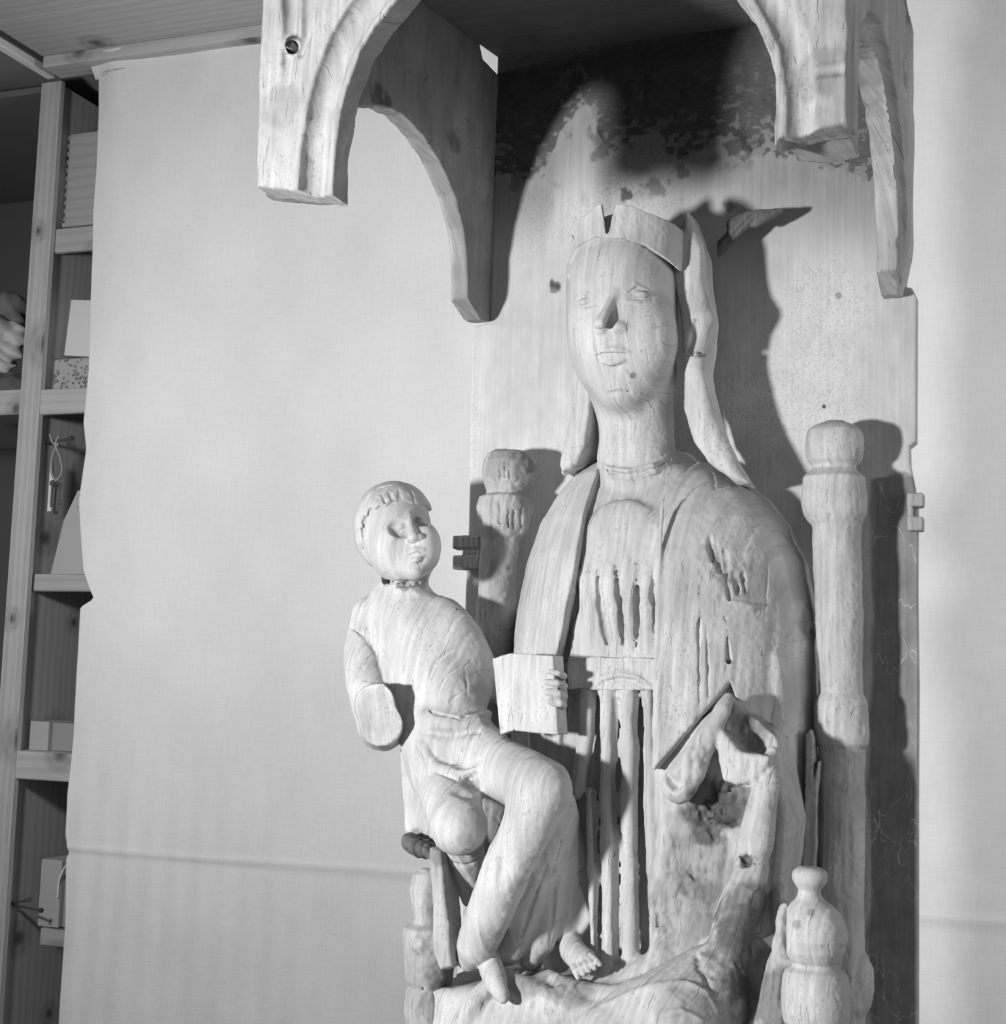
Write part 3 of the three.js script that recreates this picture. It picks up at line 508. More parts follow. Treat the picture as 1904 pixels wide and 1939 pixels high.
  const hinge = (x0, x1, ya, yb, mid, sgn) => { const m = new Model(), P0 = at(mid, (ya + yb) / 2, 0.0);
    for (const [y0, y1] of [[ya, ya + 25], [yb - 27, yb]]) { const a = at(x0, y0, 0.004), b = at(x1, y1, 0.004); m.add(obox([(a[0] + b[0]) / 2, (a[1] + b[1]) / 2, 0.0], [Math.abs(b[0] - a[0]) / 2, Math.abs(a[1] - b[1]) / 2, 0.01], 0.002)); }
    const a = at(mid, ya, 0.004), b = at(sgn > 0 ? x1 : x0, yb, 0.004); m.add(obox([(a[0] + b[0]) / 2, (a[1] + b[1]) / 2, 0.002], [Math.abs(b[0] - a[0]) / 2, Math.abs(a[1] - b[1]) / 2, 0.006], 0.002), 0.002); m.post = carve(0.5);
    part('hinge_block', mesh(m, [Math.min(a[0], at(x0, ya, 0)[0]) - 0.01, b[1] - 0.01, -0.02], [at(x1, ya, 0)[0] + 0.01, a[1] + 0.01, 0.02], 0.0012, stainsAndShade([], 0.85)), M.shrine, shrine); };
  hinge(860, 912, 1015, 1079, 878, 1); hinge(1718, 1748, 935, 1006, 1728, -1);
  const base = boxGeo(-0.7, 0.74, -0.08, -0.05, 0.8, 0.46, 0.004); part('foot_board', planarUV(base, 4), mat(0.5, { map: woodMap }), shrine);
}
{ const t = thing('work_table', 'plain wooden table carrying the shrine below the picture edge', 'table', [-0.38, 0, 0.15]);
  part('table_top', pineUV(boxGeo(-0.95, 0.70, -0.25, 0.2, 0.74, 0.6, 0.004), 0), M.pine, t); for (const [x, z] of [[-0.9, -0.2], [0.15, -0.2], [-0.9, 0.55], [0.15, 0.55]]) part('leg', pineUV(boxGeo(x - 0.03, 0, z - 0.03, x + 0.03, 0.7, z + 0.03), 1), M.pine, t); }

// ================= THE THRONE: turned posts =================
const throne = thing('carved_throne', 'turned-post wooden throne around the seated figures', 'throne', [-0.36, 0.8, 0.15]);
function turned(px, z, prof, k, lo, hi, extra, tone = stainsAndShade([], 0.95), name = 'post', lab, wear = 1, h = 0.0015) { // prof [py, radius in picture points]
  const c = prof.map(([y, r, x]) => { const p = at(x ?? px, y, z); return [p[1], r * k, p[0]]; }).sort((a, b) => a[0] - b[0]);
  const m = new Model();
  m.add((x, y, zz) => { let i = 0; while (i < c.length - 2 && y > c[i + 1][0]) i++; const t = clamp((y - c[i][0]) / (c[i + 1][0] - c[i][0])), r = mix(c[i][1], c[i + 1][1], t), ax = mix(c[i][2], c[i + 1][2], t);
    return Math.max((Math.hypot(x - ax, zz - z) - r) * 0.8, y - c[c.length - 1][0], c[0][0] - y); });
  if (extra) extra(m); m.post = carve(wear);
  const mx = Math.max(...c.map((q) => q[1])) + 0.006, xs = c.map((q) => q[2]), ys = c.map((q) => q[0]);
  return part(name, mesh(m, [Math.min(...xs) - mx, Math.max(lo ?? -9, Math.min(...ys)) - 0.004, z - mx], [Math.max(...xs) + mx, Math.max(...ys) + 0.004, z + mx], h, tone), M.throne, throne, lab);
}
const arc = (y0, y1, rmid, rend, n = 7) => Array.from({ length: n + 1 }, (_, i) => { const t = i / n * 2 - 1; return [mix(y0, y1, i / n), rend + (rmid - rend) * Math.sqrt(Math.max(0, 1 - t * t))]; });
{
  const k = 0.00052;
  const ball = (y0, y1, r, n, x) => arc(y0, y1, r, n, 9).map(([a, b]) => [a, b, x]);
  const vcr = (m, list, z, r = 3) => { for (const [x, y0, y1] of list) m.groove([[x, y0], [x + 2, (y0 + y1) / 2], [x, y1]], r, 0, 0.0005); };
  // right rear
  turned(1585, 0.046, [...[[797, 16, 1580], [802, 26, 1580]], ...arc(808, 882, 54, 40, 9).map(([a, b]) => [a, b, 1580]), [889, 40, 1580], [895, 46, 1578], [905, 58, 1578], [945, 61, 1578], [975, 58, 1579], [990, 50, 1580], [996, 46, 1582], [1150, 43, 1589], [1312, 40, 1592], [1322, 46, 1592], [1334, 50, 1592], [1390, 51, 1592], [1408, 49, 1592], [1416, 43, 1592], [1600, 42, 1592], [1800, 42, 1592], [1808, 46, 1595], [1830, 54, 1595], [1870, 55, 1595], [1900, 50, 1595], [1920, 42, 1592], [2100, 42, 1592], [2300, 42, 1590]], k, 1.0, 0,
    (m) => { vcr(m, [[1579, 905, 932], [1622, 912, 985], [1570, 962, 990], [1572, 1280, 1312]], 0, 2.4); m.groove([[1556, 822], [1566, 846], [1576, 862], [1577, 884]], 2.2, 0, 0.0003); m.groove([[1618, 846], [1611, 866], [1613, 880]], 1.8, 0, 0.0003); }, stainsAndShade([], 0.97), 'post', 'right rear post');
  // left rear, split and decayed at the top
  turned(962, 0.046, [[854, 30, 964], [860, 44, 964], [875, 54, 966], [895, 57, 967], [915, 52, 966], [930, 42, 964], [936, 40, 962], [942, 52, 958], [965, 58, 955], [1000, 54, 952], [1015, 46, 950], [1022, 40, 948], [1100, 40, 942], [1250, 40, 934], [1500, 40, 925], [1800, 40, 915], [2300, 40, 905]], k, 1.0, 0,
    (m) => { m.sub(obox(at(1005, 880, 0.09), [0.012, 0.03, 0.012], 0.003, [0, 0.6, 0.2])); vcr(m, [[945, 870, 930], [955, 865, 925], [962, 870, 930], [975, 870, 920], [985, 945, 1010], [960, 945, 1015], [945, 945, 1010], [930, 950, 1010], [972, 950, 1010]], 0, 3.6); }, stainsAndShade([[at(1000, 880, 0.09), 0.03, 0.6], [at(1000, 1000, 0.09), 0.03, 0.7], [at(930, 870, 0.09), 0.02, 0.7]], 0.8), 'post', 'left rear post, split and worn', 1.6);  // patches put form shade, along with decay, into the right side's tone
  // right front with bottle-shaped finial
  turned(1540, 0.29, [[1642, 18, 1534], [1646, 26, 1534], [1652, 30, 1534], [1660, 31, 1534], [1670, 29, 1534], [1679, 23, 1533], [1684, 19.5, 1533], [1692, 20, 1532], [1702, 25, 1533], [1712, 36, 1536], [1730, 49, 1538], [1755, 57, 1540], [1775, 58, 1540], [1800, 52, 1540], [1815, 44, 1540], [1823, 37, 1541], [1830, 39, 1542], [1837, 50, 1543], [1848, 56, 1544], [1880, 59, 1544], [1915, 59, 1544], [1935, 56, 1544], [1950, 48, 1544], [2300, 46, 1544]], 0.00046, 1.0, 0,
    (m) => { { const a = at(1487, 1765, 0.29); m.sub(obox([a[0] - 0.03, a[1], 0.29], [0.03, 0.026, 0.06], 0.001, [0, 0.2, 0]), 0.001); } m.groove([[1575, 1870], [1590, 1910], [1575, 1930]], 1.5); }, stainsAndShade([[at(1510, 1750, 0.31), 0.004, 0.6], [at(1535, 1728, 0.31), 0.003, 0.6]], 1.02), 'post', 'right front post with bottle-shaped finial', 0.6);
  // rough remains beside it
  { const m = new Model(); m.add(tube([[...at(1487, 1716, 0.27), 0.003], [...at(1478, 1745, 0.27), 0.006], [...at(1474, 1800, 0.265), 0.008], [...at(1476, 1850, 0.26), 0.012], [...at(1470, 1939, 0.26), 0.02], [...at(1470, 2080, 0.25), 0.02]], 0.01)).add(sph(at(1492, 1826, 0.27), 0.009), 0.01); m.post = carve(2.4); part('broken_edge', mesh(m, [-0.28, 1.0, 0.22], [-0.18, 1.26, 0.3], 0.0015, stainsAndShade([[at(1470, 1900, 0.28), 0.03, 0.5]], 0.85)), M.throne, throne); }
  // left front, weathered
  turned(808, 0.2, [[1645, 14, 806], [1655, 26, 806], [1680, 33, 806], [1710, 33, 806], [1735, 28, 808], [1748, 30, 808], [1756, 48, 810], [1775, 52, 812], [1820, 53, 812], [1855, 50, 812], [1868, 44, 814], [1880, 50, 816], [1920, 52, 816], [2000, 48, 816], [2300, 48, 816]], 0.00046, 1.0, 0, (m) => { m.groove([[770, 1866], [800, 1872], [850, 1862]], 3, 0, 0.001); m.add(sph(at(795, 1790, 0.224), 0.005), 0.006); }, stainsAndShade([[at(845, 1860, 0.22), 0.02, 0.55], [at(840, 1900, 0.22), 0.025, 0.6], [at(800, 1830, 0.22), 0.02, 0.85]], 0.85), 'post', 'left front post, weathered', 1.7);
  // upright slab between the front post and the child
  { const m = new Model(); m.add(ext(poly([[812, 1606], [834, 1612], [842, 1700], [852, 1800], [856, 1832], [830, 1842], [818, 1800], [814, 1700]], 0.24), 0.205, 0.24, 0.003)); m.sub(tube([at(838, 1640, 0.242), at(847, 1740, 0.242)], 0.003)); m.post = carve(1.3); part('side_slab', mesh(m, [-0.62, 1.1, 0.195], [-0.47, 1.32, 0.25], 0.0018, stainsAndShade([[at(835, 1620, 0.24), 0.012, 0.6]], 0.8)), M.throne, throne); }
  // thin splintered boards beside the right rear post
  { const m = new Model(); m.add(ext(poly([[1524, 1390], [1534, 1380], [1540, 1400], [1540, 1480], [1546, 1440], [1552, 1438], [1546, 1490], [1545, 1600], [1538, 1660], [1516, 1660], [1522, 1500]], 0.08), 0.05, 0.08, 0.002)); m.post = carve(1.2); part('splinter', mesh(m, [-0.3, 1.18, 0.04], [-0.2, 1.42, 0.09], 0.0014, stainsAndShade([], 0.75)), M.throne, throne); }
  // seat block
  part('seat', planarUV(boxGeo(-0.56, 0.8, 0.0, -0.22, 1.1, 0.2, 0.006), 4), mat(0.5, { map: woodMap, bumpMap: woodBump, bumpScale: 0.002 }), throne);
}

// ================= THE SEATED WOMAN =================
const lady = thing('seated_woman_statue', 'larger crowned seated woman carved in pale wood under the canopy', 'statue', [-0.38, 0.95, 0.1]);
{
  const key = (py, xl, xr, b, zl = 0.08, zr = 0.06) => [at((xl + xr) / 2, py, 0.1)[1], at(xl, py, zl)[0], at(xr, py, zr)[0], b];
  const HZ = -0.006, hat = (x, y, z) => at(x, y, z + HZ);
  // ---- body: head, neck, dress ----
  const b = new Model();
  b.add(loft([key(835, 1138, 1282, 0.05), key(852, 1118, 1300, 0.076), key(875, 1090, 1332, 0.092), key(905, 1055, 1390, 0.1), key(940, 1030, 1440, 0.11), key(1000, 1005, 1470, 0.126), key(1100, 985, 1505, 0.14), key(1240, 975, 1515, 0.142), key(1300, 970, 1515, 0.14), key(1500, 985, 1510, 0.15), key(1700, 1000, 1500, 0.175), key(1830, 1000, 1495, 0.21), key(2150, 1000, 1495, 0.25)], 2.6));
  b.add(rc(hat(1206, 900, 0.078), hat(1202, 720, 0.078), 0.0405, 0.0365), 0.004);
  // head
  const hd = new Model();
  hd.add(ell(hat(1176, 560, 0.105), [0.0555, 0.084, 0.068])).add(ell(hat(1182, 670, 0.105), [0.0475, 0.055, 0.058], 0, 0.05), 0.03).add(sph(hat(1174, 738, 0.134), 0.0165), 0.022).add(ell(hat(1140, 650, 0.13), [0.018, 0.028, 0.022]), 0.03).add(ell(hat(1225, 650, 0.13), [0.02, 0.03, 0.022]), 0.03);
  hd.sub(ell(hat(1107, 572, 0.192), [0.018, 0.0085, 0.014]), 0.012).sub(ell(hat(1205, 560, 0.19), [0.02, 0.0085, 0.013]), 0.012);
  // nose: sharp ridge, flat right flank, cut tip
  { const a = hd.hit(1160, 556), c = hd.hit(1150, 626), w = hd.hit(1182, 628), e = hd.hit(1128, 630); const r1 = [c[0] - 0.0035, c[1], c[2] + 0.0195];
    hd.add(tube([[a[0], a[1], a[2] - 0.003, 0.0035], [mix(a[0], r1[0], 0.5), mix(a[1], r1[1], 0.5), mix(a[2], r1[2], 0.5) - 0.003, 0.0042], [r1[0], r1[1] + 0.004, r1[2] - 0.005, 0.006]], 0.004), 0.006);
    hd.add(ell([w[0] - 0.0065, w[1] + 0.004, w[2] + 0.0005], [0.0062, 0.0055, 0.006]), 0.006).add(ell([e[0] + 0.005, e[1] + 0.003, e[2]], [0.005, 0.005, 0.005]), 0.005); }
  // eyes: almond ball between carved lids
  for (const [x, y, s, w] of [[1108, 571, -0.14, 20], [1206, 557, 0.1, 21]]) {
    const p = hd.hit(x, y); hd.add(ell([p[0], p[1], p[2] - 0.004], [0.0085, 0.0046, 0.0062]), 0.0015);
    hd.groove([[x - w, y + 4 + s * 20], [x - w * 0.5, y - 7], [x, y - 11], [x + w * 0.5, y - 8], [x + w, y + 3]], 2.6, 0.0008); hd.groove([[x - w, y + 5 + s * 20], [x - w * 0.4, y + 9], [x + w * 0.3, y + 9], [x + w * 1.1, y + 4]], 2.4, 0.0008);
    hd.ridge([[x - w, y + 14], [x, y + 16], [x + w, y + 11]], 2.5, 0.003, -0.0006); hd.ridge([[x - w, y - 4], [x - 4, y - 18], [x + w, y - 6]], 2.4, 0.003, -0.0006);
  }
  hd.groove([[1225, 561], [1240, 557], [1256, 559]], 1.6);
  // mouth: upper lip bow, parted line, lower lip, nick at the corner
  hd.ridge([[1130, 672], [1146, 663], [1160, 662], [1176, 664], [1190, 668]], 5, 0.004, -0.0004); hd.ridge([[1140, 684], [1158, 690], [1178, 684]], 6.5, 0.005, 0);
  hd.groove([[1124, 676], [1140, 671], [1158, 670], [1176, 671], [1192, 670]], 3, 0.0012); hd.groove([[1148, 697], [1165, 700], [1182, 694]], 5, 0.006, -0.0014); hd.groove([[1152, 641], [1154, 650], [1153, 657]], 4, 0.004, -0.0012);
  hd.groove([[1168, 692], [1184, 701], [1198, 711]], 2.2, 0.001); hd.groove([[1150, 746], [1170, 743], [1192, 744]], 3, 0.004);
  b.ops.push(...hd.ops.map((o, i) => i ? o : [o[0], 1, 0.008]));
  // hair roll under the crown, dropping behind the right cheek
  b.add(tube(b.path([[1078, 520], [1080, 500], [1092, 474], [1130, 455], [1180, 447], [1225, 452], [1258, 470]], -0.002), 0.0042), 0.003);
  b.groove([[1078, 500], [1095, 472], [1140, 450], [1195, 444], [1240, 452], [1262, 468]], 2.2, 0.002, -0.003);
  // neckline: two rolled edges
  b.ridge([[1136, 879], [1155, 888], [1190, 893], [1235, 882], [1268, 862]], 6, 0.003, 0.0012); b.ridge([[1128, 889], [1155, 902], [1195, 906], [1240, 894], [1275, 872]], 5, 0.003, 0.0008);
  b.groove([[1134, 883], [1160, 896], [1195, 901], [1238, 889], [1272, 867]], 1.8);
  // bodice: yoke tongue and four deep pleats
  { const p = b.hit(1172, 1010); b.add(ell([p[0], p[1], p[2] - 0.0105], [0.037, 0.034, 0.0125]), 0.008); }
  b.groove([[1255, 958], [1238, 968], [1224, 980], [1240, 990], [1252, 1000]], 2.2); b.groove([[1102, 972], [1118, 984], [1104, 1000]], 2);
  const pleat = (L, r, lift) => b.ridge(L, r, 0.004, lift);
  const slot = (L, r, dp) => { const P = b.path(L, -dp); b.sub(tube(P, r * PX, r * PX, true), 0.002); };
  const pl = [[[1110, 1075], [1113, 1150], [1115, 1238]], [[1152, 1068], [1160, 1150], [1165, 1238]], [[1186, 1062], [1190, 1150], [1194, 1238]], [[1222, 1070], [1224, 1150], [1224, 1238]]];
  for (const L of pl) pleat(L, 13, -0.001);
  slot([[1130, 1082], [1137, 1150], [1147, 1200], [1149, 1232]], 9, 0.003); slot([[1165, 1074], [1171, 1130], [1177, 1190], [1178, 1234]], 8.5, 0.003); slot([[1204, 1068], [1206, 1130], [1207, 1190], [1200, 1236]], 9.5, 0.003); slot([[1238, 1078], [1235, 1130], [1238, 1230]], 6, 0.002);
  // skirt: long tubular folds with deep hollows between
  const zt = 0.146, zb = 0.172, fold = (L, r) => b.add(tube(L.map(([x, y]) => { const p = at(x, y, mix(zt, zb, clamp((y - 1310) / 520))); return [...p, r * PX]; }), r * PX), 0.004);
  b.sub(ext(poly([[1050, 1312], [1243, 1312], [1240, 1500], [1252, 1800], [1200, 1850], [1050, 1850]], 0.15), 0.118, 0.4, 0.004, null), 0.004);
  b.add(ext(poly([[1040, 1300], [1262, 1300], [1262, 1880], [1040, 1880]], 0.12), 0.0, 0.12, 0.004, (x, y) => 0.12 + 0.025 * clamp((1.42 - y) / 0.3)), 0.004);
  fold([[1112, 1312], [1110, 1390], [1098, 1470], [1090, 1500]], 15); fold([[1150, 1312], [1152, 1420], [1148, 1500], [1152, 1600], [1154, 1830]], 18); fold([[1188, 1312], [1190, 1420], [1188, 1520], [1190, 1640], [1190, 1840]], 19); fold([[1225, 1312], [1228, 1420], [1234, 1600], [1242, 1800]], 14); fold([[1120, 1500], [1122, 1650], [1128, 1830]], 10);
  b.sub(tube([at(1131, 1325, 0.15), at(1130, 1500, 0.158), at(1138, 1800, 0.172)], 0.0045), 0.002); b.sub(tube([at(1243, 1330, 0.156), at(1250, 1600, 0.168), at(1256, 1790, 0.178)], 0.004), 0.002); b.sub(tube([at(1168, 1330, 0.153), at(1168, 1480, 0.158), at(1170, 1640, 0.166), at(1172, 1830, 0.174)], 0.005), 0.002); b.sub(tube([at(1212, 1330, 0.15), at(1212, 1600, 0.166), at(1218, 1800, 0.174)], 0.0055), 0.002);
  // hacked surface where the right arm and lap are lost
  b.add(ext(poly([[1246, 1440], [1300, 1380], [1380, 1320], [1470, 1400], [1500, 1560], [1480, 1760], [1380, 1800], [1262, 1830], [1255, 1700]], 0.155), 0.02, 0.158, 0.006, (x, y) => 0.15 + 0.035 * clamp((1.4 - y) / 0.25)), 0.006);
  b.sub(ell(at(1352, 1528, 0.175), [0.030, 0.017, 0.024], -0.35), 0.012); b.sub(ell(at(1395, 1515, 0.175), [0.020, 0.016, 0.02], 0.4), 0.01); b.sub(ell(at(1445, 1800, 0.215), [0.017, 0.05, 0.045], -0.1), 0.01); b.sub(tube([at(1330, 1545, 0.17), at(1352, 1590, 0.17)], 0.0035)); b.sub(ell(at(1418, 1392, 0.165), [0.024, 0.026, 0.022], 0.3), 0.004);
  for (const [x0, y0, x1, y1, r] of [[1265, 1560, 1285, 1640, 4], [1300, 1600, 1320, 1720, 4], [1350, 1600, 1352, 1700, 3], [1290, 1660, 1330, 1740, 4], [1250, 1700, 1275, 1760, 5], [1262, 1650, 1262, 1740, 4], [1380, 1580, 1372, 1660, 3]]) b.groove([[x0, y0], [(x0 + x1) / 2 + 2, (y0 + y1) / 2], [x1, y1]], r, 0.002);
  // stump of the forearm and the torn sleeve
  b.add(tube([[...at(1378, 1322, 0.165), 0.005], [...at(1366, 1345, 0.172), 0.0075], [...at(1340, 1395, 0.178), 0.010], [...at(1305, 1460, 0.184), 0.015], [...at(1285, 1490, 0.184), 0.015]], 0.01), 0.003);
  b.sub(obox(at(1272, 1462, 0.203), [0.012, 0.016, 0.006], 0.001, [0.5, -0.5, -0.5])); b.sub(tube([at(1290, 1452, 0.2), at(1280, 1475, 0.2)], 0.003));
  { const P = poly([[1353, 1392], [1366, 1386], [1382, 1402], [1400, 1424], [1430, 1430], [1460, 1432], [1452, 1456], [1432, 1478], [1395, 1488], [1368, 1476], [1358, 1440]], 0.185); b.add(ext(P, 0.14, 0.186, 0.004, (x, y) => 0.172 + 0.22 * (P[0][0] + 0.03 - x) * 0 + 0.014 * clamp((x + 0.33) / 0.05)), 0.003); }
  // long fold at the right of the lap
  b.add(tube([[...at(1462, 1425, 0.165), 0.006], [...at(1452, 1480, 0.175), 0.011], [...at(1440, 1540, 0.182), 0.014], [...at(1428, 1600, 0.19), 0.016], [...at(1420, 1628, 0.19), 0.014]], 0.01), 0.004);
  b.groove([[1428, 1540], [1420, 1585], [1415, 1600]], 2.6); 
  b.add(tube([[...at(1425, 1645, 0.2), 0.0135], [...at(1405, 1700, 0.212), 0.0185], [...at(1385, 1760, 0.228), 0.018], [...at(1372, 1830, 0.245), 0.0165], [...at(1372, 1852, 0.25), 0.012]], 0.01), 0.006);
  b.sub(ell(at(1410, 1628, 0.207), [0.008, 0.0025, 0.006], -0.3), 0.001); b.sub(tube([at(1395, 1632, 0.21), at(1412, 1638, 0.21), at(1440, 1640, 0.205)], 0.003));
  // lap: knee domes and drapery over them
  b.add(rc(at(1400, 1835, 0.20), at(1255, 1960, 0.285), 0.032, 0.050), 0.012).add(rc(at(1340, 1880, 0.245), at(1180, 2010, 0.30), 0.034, 0.05), 0.012);
  b.add(ell(at(985, 1995, 0.205), [0.085, 0.062, 0.045], -0.1), 0.008).add(tube([at(868, 1960, 0.235), at(900, 1895, 0.235), at(945, 1845, 0.225)], 0.011, 0.007), 0.006).add(tube([at(975, 1868, 0.222), at(1060, 1900, 0.225), at(1120, 1925, 0.23), at(1200, 1940, 0.24)], 0.011, 0.012), 0.016).add(tube([at(1040, 1858, 0.208), at(1110, 1884, 0.212), at(1180, 1896, 0.218)], 0.01), 0.012);
  b.add(ext(poly([[880, 1945], [945, 1862], [1150, 1852], [1250, 1800], [1250, 2100], [880, 2100]], 0.2), 0.08, 0.198, 0.012), 0.012);
  b.add(ext([[-0.55, 0.8], [-0.2, 0.8], [-0.2, 1.11], [-0.55, 1.11]], 0.1, 0.22, 0.01), 0.01);
  b.ridge([[1140, 1905], [1220, 1872], [1300, 1862], [1345, 1885], [1365, 1930]], 5, 0.005); b.groove([[1316, 1803], [1325, 1835], [1350, 1850], [1380, 1855]], 4, 0.002); b.groove([[1330, 1840], [1350, 1885], [1370, 1930]], 5, 0.002); b.ridge([[1240, 1925], [1290, 1915], [1330, 1935]], 5, 0.006);
  { const P = [[1106, 925], [1101, 980], [1097, 1050], [1090, 1120], [1078, 1190], [1066, 1240]].map(([x, y]) => { const p = b.hit(x, y); return [p[0], p[1], p[2] - 0.004]; }); b.sub(tube(P, 0.003, 0.0075), 0.002); }
  b.post = blend(carve(1, 1, [[b.hit(1360, 1520), 0.045, 2.2], [b.hit(1418, 1390), 0.035, 1.5], [b.hit(1320, 1650), 0.07, 1.1], [b.hit(1290, 1470), 0.03, 1], [b.hit(1415, 1630), 0.02, 1.6], [b.hit(1330, 1420), 0.03, 1.2], [b.hit(1405, 1455), 0.03, 1], [b.hit(1440, 1500), 0.03, 0.8], [b.hit(1430, 1850), 0.05, 1.6], [b.hit(1050, 1880), 0.05, 0.8], [b.hit(1270, 1720), 0.05, 1.2]]), carve(0.45, 1.3), 1.64, 1.67);
  const eyeT = [[1108, 571], [1206, 557]].map(([x, y]) => [b.hit(x, y), 0.009, 0.93]);
  const st = stainsAndShade([[b.hit(1418, 1390), 0.024, 0.5], [b.hit(1350, 1530), 0.030, 0.35], [b.hit(1390, 1525), 0.024, 0.42], [b.hit(1300, 1560), 0.02, 0.7], [b.hit(1330, 1640), 0.035, 0.72], [b.hit(1290, 1720), 0.035, 0.68], [b.hit(1350, 1720), 0.028, 0.7], [b.hit(1415, 1632), 0.007, 0.3], [b.hit(1198, 711), 0.003, 0.45], [b.hit(1420, 1740), 0.03, 0.6], [b.hit(1445, 1800), 0.05, 0.42], [b.hit(1450, 1880), 0.04, 0.45], [b.hit(1080, 1870), 0.02, 0.6], [b.hit(1000, 1850), 0.02, 0.6], ...eyeT], 0.97);
  part('body', mergeGeometries([mesh(b, [-0.58, 1.01, -0.004], [-0.19, 1.6015, 0.36], 0.002, st), mesh(b, [-0.58, 1.60, -0.004], [-0.48, 1.7, 0.2], 0.002, st), mesh(b, [-0.29, 1.60, -0.004], [-0.19, 1.7, 0.2], 0.002, st), mesh(b, [-0.482, 1.60, -0.004], [-0.2885, 1.86, 0.2], 0.0009, st)]), M.statue, lady, 'face, neck and pleated dress');

  // ---- belt ----
  const be = new Model(); be.add(ext(poly([[1070, 1243], [1246, 1246], [1246, 1309], [1070, 1304]], 0.16), 0.08, 0.156, 0.002)).cut(loft([key(1200, 1010, 1480, 0.154), key(1340, 1010, 1480, 0.156)], 3.2));
  be.ridge([[1122, 1300], [1140, 1284], [1172, 1276], [1205, 1282], [1232, 1300]], 5, 0.003); be.groove([[1118, 1302], [1138, 1281], [1172, 1271], [1208, 1278], [1236, 1302]], 2, 0.001); be.groove([[1130, 1306], [1146, 1292], [1172, 1287], [1200, 1292], [1222, 1306]], 2.4, 0.002); be.groove([[1074, 1262], [1110, 1262], [1140, 1266]], 1.2);
  be.post = carve(0.8); part('belt', mesh(be, [-0.5, 1.3, 0.07], [-0.33, 1.42, 0.18], 0.0014, stainsAndShade([], 1)), M.statue, lady);

  // ---- mantle ----
  const mk = [key(845, 1110, 1300, 0.05), key(860, 1095, 1340, 0.085), key(890, 1055, 1390, 0.107), key(930, 1025, 1440, 0.122), key(980, 1000, 1478, 0.137), key(1050, 976, 1512, 0.15), key(1150, 958, 1531, 0.16), key(1300, 942, 1537, 0.168), key(1500, 930, 1532, 0.182), key(1650, 930, 1512, 0.195), key(1850, 930, 1500, 0.21)];
  const m = new Model(); m.add(loft(mk, 2.35));
  const rightP = poly([[1276, 846], [1300, 838], [1345, 860], [1440, 900], [1600, 1000], [1600, 1830], [1470, 1830], [1484, 1640], [1478, 1520], [1464, 1440], [1444, 1372], [1392, 1338], [1376, 1292], [1335, 1348], [1296, 1398], [1250, 1456], [1243, 1452], [1242, 1300], [1243, 1100], [1251, 960]], 0.155);
  const leftP = poly([[1116, 846], [1112, 870], [1100, 960], [1093, 1050], [1084, 1130], [1066, 1225], [1050, 1290], [990, 1330], [900, 1330], [900, 900], [1050, 850]], 0.14);
  const sl = sd2(leftP), sr = sd2(rightP);
  m.cut((x, y, z) => Math.min(sl(x, y), sr(x, y)), 0.003);
  const sh = loft(mk.map(([y, l, r, q]) => [y, l + 0.022, r - 0.022, q - 0.02]), 2.35); // hollow so that its edge has thickness
  m.sub(sh, 0.003);
  m.add(loft([key(1330, 985, 1535, 0.06), key(1900, 985, 1500, 0.06)], 2.5), 0.002);
  // hanging folds of the right half, hacked scars, long slits
  for (const [L, r, dp] of [[[[1322, 1100], [1322, 1200], [1323, 1338]], 4.5, 0.0015], [[[1337, 1185], [1339, 1260], [1340, 1335]], 4, 0.001], [[[1372, 1170], [1378, 1250], [1390, 1345]], 5.5, 0.002], [[[1354, 1100], [1356, 1190]], 3, 0], [[[1425, 1180], [1445, 1280]], 2, 0], [[[1455, 1060], [1452, 1110], [1448, 1160]], 3.4, 0], [[[1262, 1010], [1262, 960]], 1.5, 0], [[[1320, 1000], [1328, 1050]], 2.2, 0], [[[1283, 1190], [1280, 1240]], 1.5, 0]]) m.groove(L, r, 0, dp);
  for (const [x, y, a, bb] of [[1345, 1030, 6, 40], [1358, 1050, 8, 40], [1374, 1062, 6, 34], [1396, 1108, 7, 22], [1380, 1120, 6, 20], [1408, 1100, 5, 26], [1390, 1090, 8, 12]]) { const p = m.hit(x, y); m.sub(ell([p[0], p[1], p[2] + 0.001], [a * PX, bb * PX, 0.006], 0.12), 0.001); }
  m.ridge([[1385, 1140], [1420, 1150], [1440, 1146]], 5, 0.006); m.groove([[1355, 1190], [1350, 1170], [1334, 1186]], 2);
  m.ridge([[1470, 1250], [1478, 1400], [1468, 1520]], 9, 0.014); m.groove([[1490, 1470], [1494, 1560], [1486, 1630]], 5, 0.003);
  m.sub(ell(at(1448, 1790, 0.21), [0.015, 0.05, 0.05], -0.1), 0.01);
  // torn flap at the right shoulder
  m.groove([[1340, 868], [1343, 890], [1350, 915], [1352, 932]], 2.4, 0.001, 0.001); m.groove([[1352, 930], [1380, 920], [1410, 916]], 1.8, 0.001); { const p = m.hit(1372, 900); m.sub(ell([p[0], p[1], p[2] + 0.002], [0.012, 0.018, 0.005], 0.7), 0.001); }
  m.groove([[1500, 1010], [1515, 1060], [1530, 1120]], 3, 0.003); m.ridge([[1276, 850], [1262, 905], [1253, 960], [1246, 1100], [1244, 1300], [1246, 1440]], 3, 0.004, -0.001, 0.15);
  m.post = carve(0.75, 1.3, [[m.hit(1370, 1080), 0.04, 1], [m.hit(1535, 1190), 0.04, 1.5], [m.hit(1500, 1010), 0.03, 1]]);
  const mst = stainsAndShade([[m.hit(1345, 1050), 0.012, 0.75], [m.hit(1375, 1080), 0.014, 0.8], [m.hit(1395, 1115), 0.012, 0.75], [m.hit(1535, 1180), 0.02, 0.7], [m.hit(1510, 1030), 0.02, 0.7]], 0.97);
